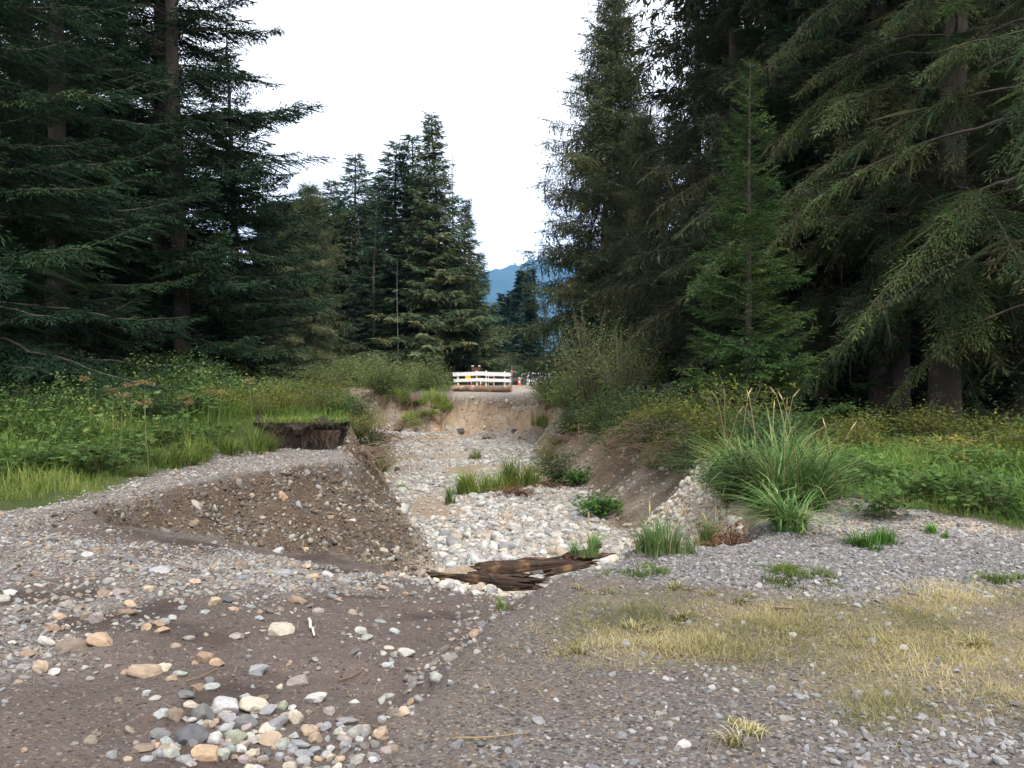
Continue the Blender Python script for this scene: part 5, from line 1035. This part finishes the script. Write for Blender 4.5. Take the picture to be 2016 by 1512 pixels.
sh(S_will[2], 'pale willow thicket behind the left bank end', 625, 47, 2.5, 4.2, 2, None, W_); sh(S_will[0], 'pale willow bush beside the left fir boughs', 590, 42, 2.2, 3.6, 3, None, W_); sh(S_will[1], 'low willow by the bend of the gravel channel', 690, 56, 2.3, 4.5, 4, None, W_)
sh(S_will[2], 'willow behind the grass mound, reaching toward the middle trees', 805, 56, 2.2, 3.6, 5, None, W_); sh(S_will[1], 'small willow beyond the left end of the white barrier', 868, 66, 2.2, 3.2, 0.5, None, W_); sh(S_dk[0], 'dark round bush far behind the barrier', 985, 92, 2.6, 6.5, 1.4)
sh(S_will[0], 'olive bush far behind the marker pole', 1010, 95, 2.3, 5.0, 2.2, None, W_); sh(S_dk[1], 'dark bush behind the parked cars', 945, 96, 2.6, 7.0, 1.1); sh(S_will[0], 'willow below the short bluish fir', 720, 60, 2.6, 4.5, 2.8, None, W_); sh(S_will[2], 'willow at the foot of the brownish weeping spruce', 650, 58, 2.6, 4.6, 1.9, None, W_)
sh(S_tall, 'tall airy yellow green willow on the right bank below the spire', 1168, 27.5, 4.4, 2.9, 0, None, W_); sh(S_tall, 'airy willow leaning out beside the tall right bank willow', 1225, 25, 3.0, 2.4, 2, None, W_)
sh(S_will[1], 'low green willow where the right bank meets the road', 1085, 42, 1.5, 2.6, 1, None, W_); sh(S_will[0], 'leafy willow halfway along the right bank', 1120, 33, 1.9, 2.6, 2, None, W_); sh(S_yg[0], 'yellow green shrub by the road beside the white car', 1066, 50, 1.0, 2.6, 1); sh(S_will[2], 'green willow hiding the silver car', 1108, 50, 1.6, 2.8, 1.7, None, W_); sh(S_dk[1], 'leafy green shrub at the road edge right of the orange cone', 1085, 46, 1.15, 2.4, 2.7); sh(S_will[0], 'broad willow behind the leafy road edge shrub', 1145, 45, 2.4, 3.2, .7, None, W_)
sh(S_dk[0], 'dark green shrub hanging over the right bank', 1195, 24, 1.5, 2.0, 0); sh(S_dk[1], 'dark leafy shrub below the weeping boughs', 1265, 21, 1.3, 1.9, 2); sh(S_yg[1], 'orange tinged shrub above the dead brush', 1312, 18.5, 1.1, 1.7, 1)
sh(S_yg[2], 'golden green maple shrub under the young fir', 1450, 13.0, 1.5, 1.7, 0); sh(S_yg[0], 'yellowing maple shrub beside the golden one', 1390, 16.4, 1.3, 1.6, 2); sh(S_dk[0], 'dark small-leaved bush under the reed grass', 1462, 9.2, .75, .9, 3); sh(S_dk[1], 'dark green bush between the maple shrub and reeds', 1500, 12, 1.1, 1.5, 4)
sh(S_yg[1], 'green shrub on the right bank crest before the forest trunks', 1410, 13.2, .95, 1.3, 4); sh(S_yg[2], 'pale leafy sapling bush by the forest trunks', 1690, 13.5, .9, 1.2, 1); sh(S_yg[0], 'yellow green bush at the base of the thick hemlock', 1840, 15, .9, 1.5, 2.2); sh(S_yg[1], 'bright bush at the right end of the forest edge', 2000, 12.5, .9, 1.5, .7)
sh(S_her[0], 'broad-leaved weeds on the light gravel edge', 1745, 8.3, .45, .7, 0); sh(S_her[1], 'broad green leaves among the right verge grass', 1900, 9.2, .5, .9, 1)
sh(S_rust, 'dead rusty brown plant at the rim beside the reed tuft', 1445, 7.7, .34, .36, 0, None, 'dead_plant'); sh(S_rust, 'brown dead weeds hanging below the reed clump', 1420, 8.3, .4, .5, 1, None, 'dead_plant')
x, y, z = bz(1182, 1022); place(dict(S_lobe, name='leafy_bush'), 'bright green lobed-leaf bush at the foot of the right bank', (x, y, z), 0, (.95, .95, 1.0))
x, y, z = bz(1098, 955); place(dict(S_dk[1], name='leafy_bush'), 'dark green bush at the foot of the right bank beside the grass island', (x, y, z), 1, (1.05, .9, .8)); x, y, z = bz(1140, 958); place(dict(S_lobe, name='leafy_bush'), 'low green leafy bush spreading right of the dark one at the bank foot', (x, y, z), 1.5, (1.3, 1.0, 1.0))
x, y, z = bz(1078, 915); place(dict(S_yg[1], name='leafy_bush'), 'orange green bush behind the dark one at the right bank foot', (x, y, z), 2, (.7, .6, .8))
x, y, z = bz(1130, 960); place(dict(S_rust, name='dead_plant'), 'brown dead weeds beside the grass island', (x - .6, y - .3, z), 2, (2.2, 1.4, .6))
L2 = [(470, 19, .95, 1.7, 'dark green shrub below the bare trunks'), (540, 18, .9, 1.6, 'reddish green shrub behind the undercut turf'), (610, 17.6, .85, 1.5, 'yellow green shrub on the undercut turf'), (655, 18.5, .8, 1.3, 'leafy shrub at the corner of the left bank'), (585, 22, 1.0, 2.0, 'bushy shrub behind the turf corner'), (650, 25, .9, 1.9, 'shrub row along the left bank crest'), (400, 21, 1.1, 2.0, 'green shrub under the fir trunks'), (320, 19.5, 1.2, 2.0, 'leafy shrub under the left trunk'), (640, 32, 1.3, 2.6, 'grey green shrub far along the left bank')]
for i, (px, d, h, w, lab) in enumerate(L2): sh((S_yg[i % 3] if i in (1, 2, 4, 5) else S_dk[i % 2]) if i != 8 else S_will[0], lab, px, d, h, w, i * 1.3)
for i, (px, d, h, w, lab) in enumerate(((195, 11.6, .62, 1.0, 'pale green lobed cow parsnip leaves nearest the verge'), (60, 11.5, .6, 1.1, 'dark lobed leaves under the left fir'), (120, 13, .8, 1.2, 'lobed leafy plant behind the pale cow parsnip'), (330, 14, .7, 1.1, 'lobed leaves among the seed stalks'), (20, 13.5, .9, 1.3, 'tall lobed plant in the shade of the verge fir'), (270, 12.8, .55, .9, 'lobed leafy plant beside the arching grass'))):
    sh(S_her[i % 2], lab, px, d, h, w, i, None, 'cow_parsnip')
for i, (px, py, P_, h, w, lab) in enumerate(((1160, 815, 'd', 1.0, 1.6, 'dark shrub draped over the right bank below the tall willow'), (1205, 835, 'y', .9, 1.5, 'orange brown shrub hanging on the right bank'), (1250, 838, 'd', .9, 1.4, 'dark leafy shrub at the right bank crest above the roots'), (1290, 850, 'y', .7, 1.2, 'yellow leafed shrub beside the dead brush'), (1345, 850, 'y', .7, 1.1, 'green and orange shrub crowning the right bank'),
        (1120, 850, 'y', .7, 1.3, 'olive shrub low on the right bank'), (1200, 890, 'y', .35, .8, 'small green weeds on the right bank slope'), (1285, 920, 'y', .3, .6, 'little leafy weed on the right bank slope'), (1420, 900, 'd', .8, 1.0, 'dark shrub in the shadow of the right bank crest'), (1440, 1000, 'y', .5, .7, 'mixed weeds below the reed clump'), (1410, 960, 'd', .5, .7, 'dark bramble on the right bank near the reeds'), (1100, 800, 'y', .9, 1.8, 'yellow green shrub at the right end of the far bank'))):
    x, y, z = G(px, py); Q_ = S_dk[i % 2] if P_ == 'd' else S_yg[i % 3]; r0 = (1.3, 1.6) if P_ == 'd' else (1.2, 1.7); place(dict(Q_), lab, (x, y, z - .06), i * 1.1, (w / r0[1], w / r0[1], h / r0[0]))
for i, (px, d, k_, h, w, lab) in enumerate(((100, 15.5, 'd', 1.1, 1.6, 'dark leafy shrub below the verge fir'), (180, 16.5, 'd', 1.2, 1.7, 'dark green shrub behind the brown seed stalks'), (250, 15.5, 'h', .95, 1.3, 'tall lobed herb among the brown seed stalks'), (310, 16, 'd', 1.0, 1.5, 'dense dark shrub right of the brown seed stalks'), (390, 16.5, 'h', .8, 1.2, 'lobed herb below the bare trunks'), (440, 17.2, 'y', .8, 1.3, 'yellowish shrub behind the long soft grass'), (510, 16.6, 'y', .6, 1.0, 'reddish low shrub beside the yellow grass'), (690, 20.5, 'd', .8, 1.3, 'dark shrub on the left bank crest above the brush'), (150, 12.2, 'h', .5, .9, 'low lobed plant next to the pale cow parsnip'), (10, 15.5, 'd', 1.2, 1.8, 'dark shrub deep under the verge fir'), (420, 14.6, 'h', .45, .8, 'small lobed herb in the long green grass'), (560, 20, 'd', 1.0, 1.5, 'dark shrub between bare trunks and undercut turf'))):
    sh({'d': S_dk[i % 2], 'h': S_her[i % 2], 'y': S_yg[i % 3]}[k_], lab, px, d, h, w, i * .9)
for i, (px, py, k_, h, w, lab) in enumerate(((1140, 835, 'd', .9, 1.6, 'bushy dark shrub halfway up the right bank by the far bend'), (1180, 855, 'y', .6, 1.2, 'yellowing shrub on the right bank slope below the draped shrub'), (1225, 860, 'd', .7, 1.3, 'dark fernlike shrub on the right bank under the crest'), (1265, 868, 'y', .5, 1.1, 'rusty yellow shrub amid the trailing roots'), (1310, 878, 'd', .55, 1.1, 'dark shrub under the dead brush tangle'), (1350, 890, 'y', .45, .9, 'yellow leafed weeds on the steep right bank'), (1095, 875, 'y', .5, 1.2, 'green weeds along the foot of the far right bank'), (1385, 860, 'd', .9, 1.1, 'dark leafy shrub at the right bank brow beside the maple shrub'), (1425, 930, 'y', .6, .8, 'leafy weeds under the leaning reed clump'), (1060, 935, 'r', .4, .9, 'rust brown weeds at the edge of the lime grass island'), (1010, 975, 'r', .3, 1.2, 'rust brown dead weeds at the foot of the grass island'))):
    x, y, z = G(px, py); Q_, r0 = {'d': (S_dk[i % 2], (1.3, 1.6)), 'y': (S_yg[i % 3], (1.2, 1.7)), 'r': (S_rust, (.45, .5))}[k_]; place(dict(Q_), lab, (x, y, z - .06), i * 1.7, (w / r0[1], w / r0[1], h / r0[0]))
for i, (px, py, k_, h, w, lab) in enumerate(((703, 862, 'y', .7, 1.2, 'olive brush on the left bank behind the old road corner'), (735, 905, 'd', .6, 1.0, 'dark weeds clinging low on the left bank'), (752, 930, 'y', .5, .9, 'olive weeds at the foot of the left bank'), (716, 838, 'y', .8, 1.5, 'yellow green brush on the brow of the left bank'), (742, 870, 'r', .6, 1.2, 'rusty dead weeds on the left bank slope'))):
    x, y, z = G(px, py); Q_, r0 = {'d': (S_dk[i % 2], (1.3, 1.6)), 'y': (S_yg[i % 3], (1.2, 1.7)), 'r': (S_rust, (.45, .5))}[k_]; place(dict(Q_), lab, (x, y, z - .06), i * 1.7, (w / r0[1], w / r0[1], h / r0[0]))
for i, (px, d, h, w, lab) in enumerate(((1820, 9.3, .5, .9, 'broad weeds in the middle of the right verge grass'), (1960, 8.6, .45, .8, 'broad weeds at the gravel edge of the right verge'), (1700, 10.5, .5, .9, 'leafy weeds between the reeds and forest'), (1880, 11.5, .5, 1.1, 'lobed weeds below the thick hemlock'))):
    sh(S_her[i % 2], lab, px, d, h, w, i * 1.9)
for i, (x, y, k_, h, w, lab) in enumerate(((3.35, 14.6, 'd', .9, 1.4, 'dark shrub spilling over the brow beside the reed clump'), (3.3, 16.2, 'y', .9, 1.5, 'orange and green shrub spilling over the bank brow above the cream stones'), (3.15, 17.8, 'd', .9, 1.5, 'dark green shrub spilling over the brow above the root mats'), (3.05, 19.6, 'y', 1.0, 1.7, 'rusty yellow shrub spilling over the middle of the bank brow'), (2.9, 21.8, 'd', 1.0, 1.8, 'leafy dark shrub spilling over the brow below the airy willow'), (2.75, 25, 'y', 1.0, 2.0, 'yellow green shrub spilling over the brow under the tall willow'), (2.3, 29, 'd', 1.0, 2.2, 'dark shrub spilling over the brow toward the far bend'))):
    Q_, r0 = {'d': (S_dk[i % 2], (1.3, 1.6)), 'y': (S_yg[i % 3], (1.2, 1.7))}[k_]; o = place(dict(Q_), lab, (x, y, float(gz(x, y)) - .05), i * 1.3, (w / r0[1], w / r0[1], h / r0[0])); o.rotation_euler = (0, -.35, 0)
hr2 = [(1215, 900, 'brown root mat hanging below the right bank crest'), (1300, 905, 'reddish root tangle on the steep right bank'), (1350, 915, 'fine brown roots above the cream stones'), (1165, 880, 'dry twigs trailing down the right bank near the bend')]
# hanging brush on the banks
def hang(label, px, py, n, L_, W, mat, seed, leaf=None, droop=.9):
    x, y, z = G(px, py); t = thing('dead_brush', label, 'brush', (x, y, z + .05)); tag(link('twigs', twigs(seed, n, L_, W, mat, droop), t), kind='stuff'); return t
hang('tangle of brown dead brush hanging over the right bank', 1330, 868, 170, 1.1, 2.0, M_twigr, 1); hang('pale dead twigs at the top of the right bank', 1385, 880, 90, .8, 1.0, M_twig, 2); hang('brown roots trailing down the middle of the right bank', 1260, 880, 130, 1.1, 1.6, M_twigr, 3)
hang('matted roots on the right bank slope beside the leafy bush', 1230, 940, 90, .9, 1.2, M_twigr, 4); hang('dark root mass hanging from the willow on the far bank', 772, 790, 160, 1.6, 2.6, M_twigr, 5); hang('brown roots hanging below the bright grass mound', 815, 790, 110, 1.3, 2.0, M_twig, 6)
hang('dry brown brush spilling down the left bank', 735, 880, 200, 1.3, 2.6, M_twigr, 7); hang('olive brush on the near slope of the left bank', 725, 915, 150, .8, 1.4, M_twig, 8); hang('dead brush along the top of the left bank', 720, 850, 130, 1.2, 2.4, M_twig, 9); hang('driftwood twigs at the foot of the far bank', 790, 850, 40, 1.2, 1.2, M_twigr, 10, None, .2)
hang('dark clod and roots stuck in the far bank', 1000, 805, 80, .7, 1.6, M_twig, 11)
for i, (px, py, lab) in enumerate(hr2): hang(lab, px, py, 120, 1.0, 1.5, M_twigr, 30 + i)
sh(S_dk[0], 'dark bush clinging to the left bank behind the old road corner', 722, 17.6, .9, 1.1, 2); sh(S_yg[2], 'green brown bush lower down the left bank', 738, 19.5, .7, 1.0, 2.6)
# undercut turf lip over the hollow
tv, tf = [], []; nL = 40
prof_ = [(0.62, .03), (-.10, .02), (-.26, -.03), (-.22, -.09), (-.04, -.12), (.5, -.12)]
ru = np.random.default_rng(3)
for i in range(nL):
    f = i / (nL - 1); x = -4.75 + 1.62 * f; e = .13 * math.sin(f * 8) + .07 * math.sin(f * 21 + 1) + .06 * ru.normal(); zb = .05 * math.sin(f * 7 + 2) + .035 * math.sin(f * 19)
    for (dy, dz) in prof_: tv.append((x, 15.42 + dy + e * .6, .50 + dz + zb + .025 * ru.normal() + min(0, dz) * .5 * abs(math.sin(f * 15))))
m_ = len(prof_)
for i in range(nL - 1):
    for j in range(m_): tf.append((i * m_ + j, (i + 1) * m_ + j, (i + 1) * m_ + (j + 1) % m_, i * m_ + (j + 1) % m_))
M_turf = NT('turf_soil'); _t = M_turf.n('ShaderNodeTexCoord'); _n = M_turf.noise(_t.outputs['Object'], 9, 5); M_turf.l(M_turf.mix(_n.outputs[0], (.012, .009, .006), (.05, .036, .024)), M_turf.b.inputs['Base Color']); M_turf.b.inputs['Roughness'].default_value = 1; M_turf.bump(_n.outputs[0], 1, .05)
t = thing('undercut_turf', 'dark overhanging turf with hanging roots at the end of the old road', 'turf'); link('sod', np_mesh('sod', np.array(tv), np.array(tf), None, False, M_turf.m), t)
B = Acc(); s = np.linspace(0, 1, 5)
for q in range(320):
    x = ru.uniform(-4.6, -3.2); ru.random(); P = np.stack([x + ru.normal(0, .03, 5), 15.25 + ru.uniform(0, .15) + ru.normal(0, .02, 5), .38 - s * ru.uniform(.08, .36)], -1); V, Fc = tube(P, .005 * (1 - .6 * s), 3, False); B.add(V, Fc, .5)
tag(link('roots', B.mesh('roots', M_twigr), t), kind='stuff')
V, Fc, ti = blades(ru, 900, .17, 0, .010, 1.9, np.stack([ru.uniform(-4.8, -3.05, 900), 15.14 + ru.uniform(0, .7, 900), np.full(900, .52)], -1), 3); tag(link('fringe', np_mesh('fringe', V, Fc, {'tint': ti}, False, M_lime), t), kind='stuff')
# cow parsnip seed stalks
def umbel(label, px, py, d, seed):
    r = np.random.default_rng(seed); x, y, z0 = GD(px, d); zt = at(px, py, d)[2]; h = zt - z0; t = thing('seed_stalk', label, 'plant', (x, y, z0)); s = np.linspace(0, 1, 8); le = r.normal(0, .08, 2)
    P = np.stack([le[0] * (s - 1), le[1] * (s - 1), h * s], -1); V, Fc = tube(P, .006 * (1 - .5 * s), 5); link('stalk', np_mesh('stalk', V, Fc, {'tint': np.full(len(V), .6)}, False, M_stem), t)
    B = Acc(); q2 = np.linspace(0, 1, 4)
    for q in range(16):
        a = r.random() * 6.28; l = r.uniform(.05, .12); e = P[-1] + np.array([math.cos(a) * l, math.sin(a) * l, r.uniform(.01, .05)]); V, Fc = tube(P[-1] + (e - P[-1]) * q2[:, None], .003, 3, False); B.add(V, Fc, r.random())
        V, Fc = leaves(r, e + r.normal(0, .018, (9, 3)), .028); B.add(V, Fc, r.random())
    tag(link('seed_head', B.mesh('seed_head', M_umb), t), kind='stuff')
for i, (px, py, d) in enumerate(((222, 770, 12.4), (241, 781, 12.2), (285, 756, 12.8), (260, 760, 13), (283, 796, 12), (490, 751, 15.5), (437, 775, 15), (369, 796, 14), (509, 783, 16), (173, 748, 13.5), (364, 785, 14.6), (412, 773, 15.2))):
    umbel('brown umbrella-shaped seed head on a stalk in the left verge herbs', px, py, d, i); bpy.context.scene.collection.objects[-1].parent['group'] = 'seed stalks in the left verge'
# yellow flower, bone-white stick, sticks
x, y, z = G(83, 934); t = thing('yellow_flower', 'single yellow flower in the left verge grass', 'flower', (x, y, z)); V, Fc = tube(np.array([[0, 0, 0], [0, 0, .14]]), .004, 4); link('stalk', np_mesh('stalk', V, Fc, {'tint': np.full(len(V), .5)}, False, M_stem), t)
V, Fc = leaves(ru, np.array([[0, 0, .15]] * 14) + ru.normal(0, .012, (14, 3)), .05); link('petals', np_mesh('petals', V, Fc, None, False, plain('petal_yellow', (.8, .65, .05))), t)
def stick(name, label, pa, pb, r0, mat):
    a = np.array(G(*pa)); b = np.array(G(*pb)); s = np.linspace(0, 1, 8)[:, None]; P = a + (b - a) * s; P[:, 2] = gz(P[:, 0], P[:, 1]) + r0 + .01; P[:, :2] += rng.normal(0, .0022, (8, 2)); V, Fc = tube(P - P[0], r0 * (1 - .5 * s[:, 0]), 6)
    o = link(name, np_mesh(name, V, Fc, None, True, mat), None, tuple(P[0])); return tag(o, label, 'stick')
M_bone = plain('bleached_wood', (.62, .58, .52), .8)
stick('bleached_stick', 'short bleached white stick on the dark dirt', (606, 1228), (615, 1262), .012, M_bone); stick('stick', 'long pale straw stick on the gravel path', (895, 1470), (1040, 1458), .004, M_straw); stick('stick', 'grey stick lying on the dry grass', (1530, 1205), (1568, 1207), .012, M_twig); stick('stick', 'reddish twig on the dirt by the gully', (665, 1350), (710, 1330), .006, M_twigr)
stick('stick', 'thin dry stalk lying on the dirt', (360, 1352), (440, 1322), .004, M_straw); stick('driftwood', 'reddish driftwood branch leaning at the foot of the far bank', (778, 852), (806, 830), .10, M_rot.m)

# ------------------------------------------------------------------ haze
hz = NT('haze_air'); hz.t.nodes.remove(hz.b); pv = hz.n('ShaderNodeVolumePrincipled'); pv.inputs['Color'].default_value = (.13, .44, 1.0, 1); pv.inputs['Density'].default_value = .000065; pv.inputs['Anisotropy'].default_value = .2
hz.l(pv.outputs[0], hz.out.inputs['Volume'])
V, Fc = box(-6300, 6300, -650, 9900, -60, 1650); tag(link('haze', np_mesh('haze', V, Fc, None, False, hz.m)), 'thin bluish valley haze', None, None, 'stuff')
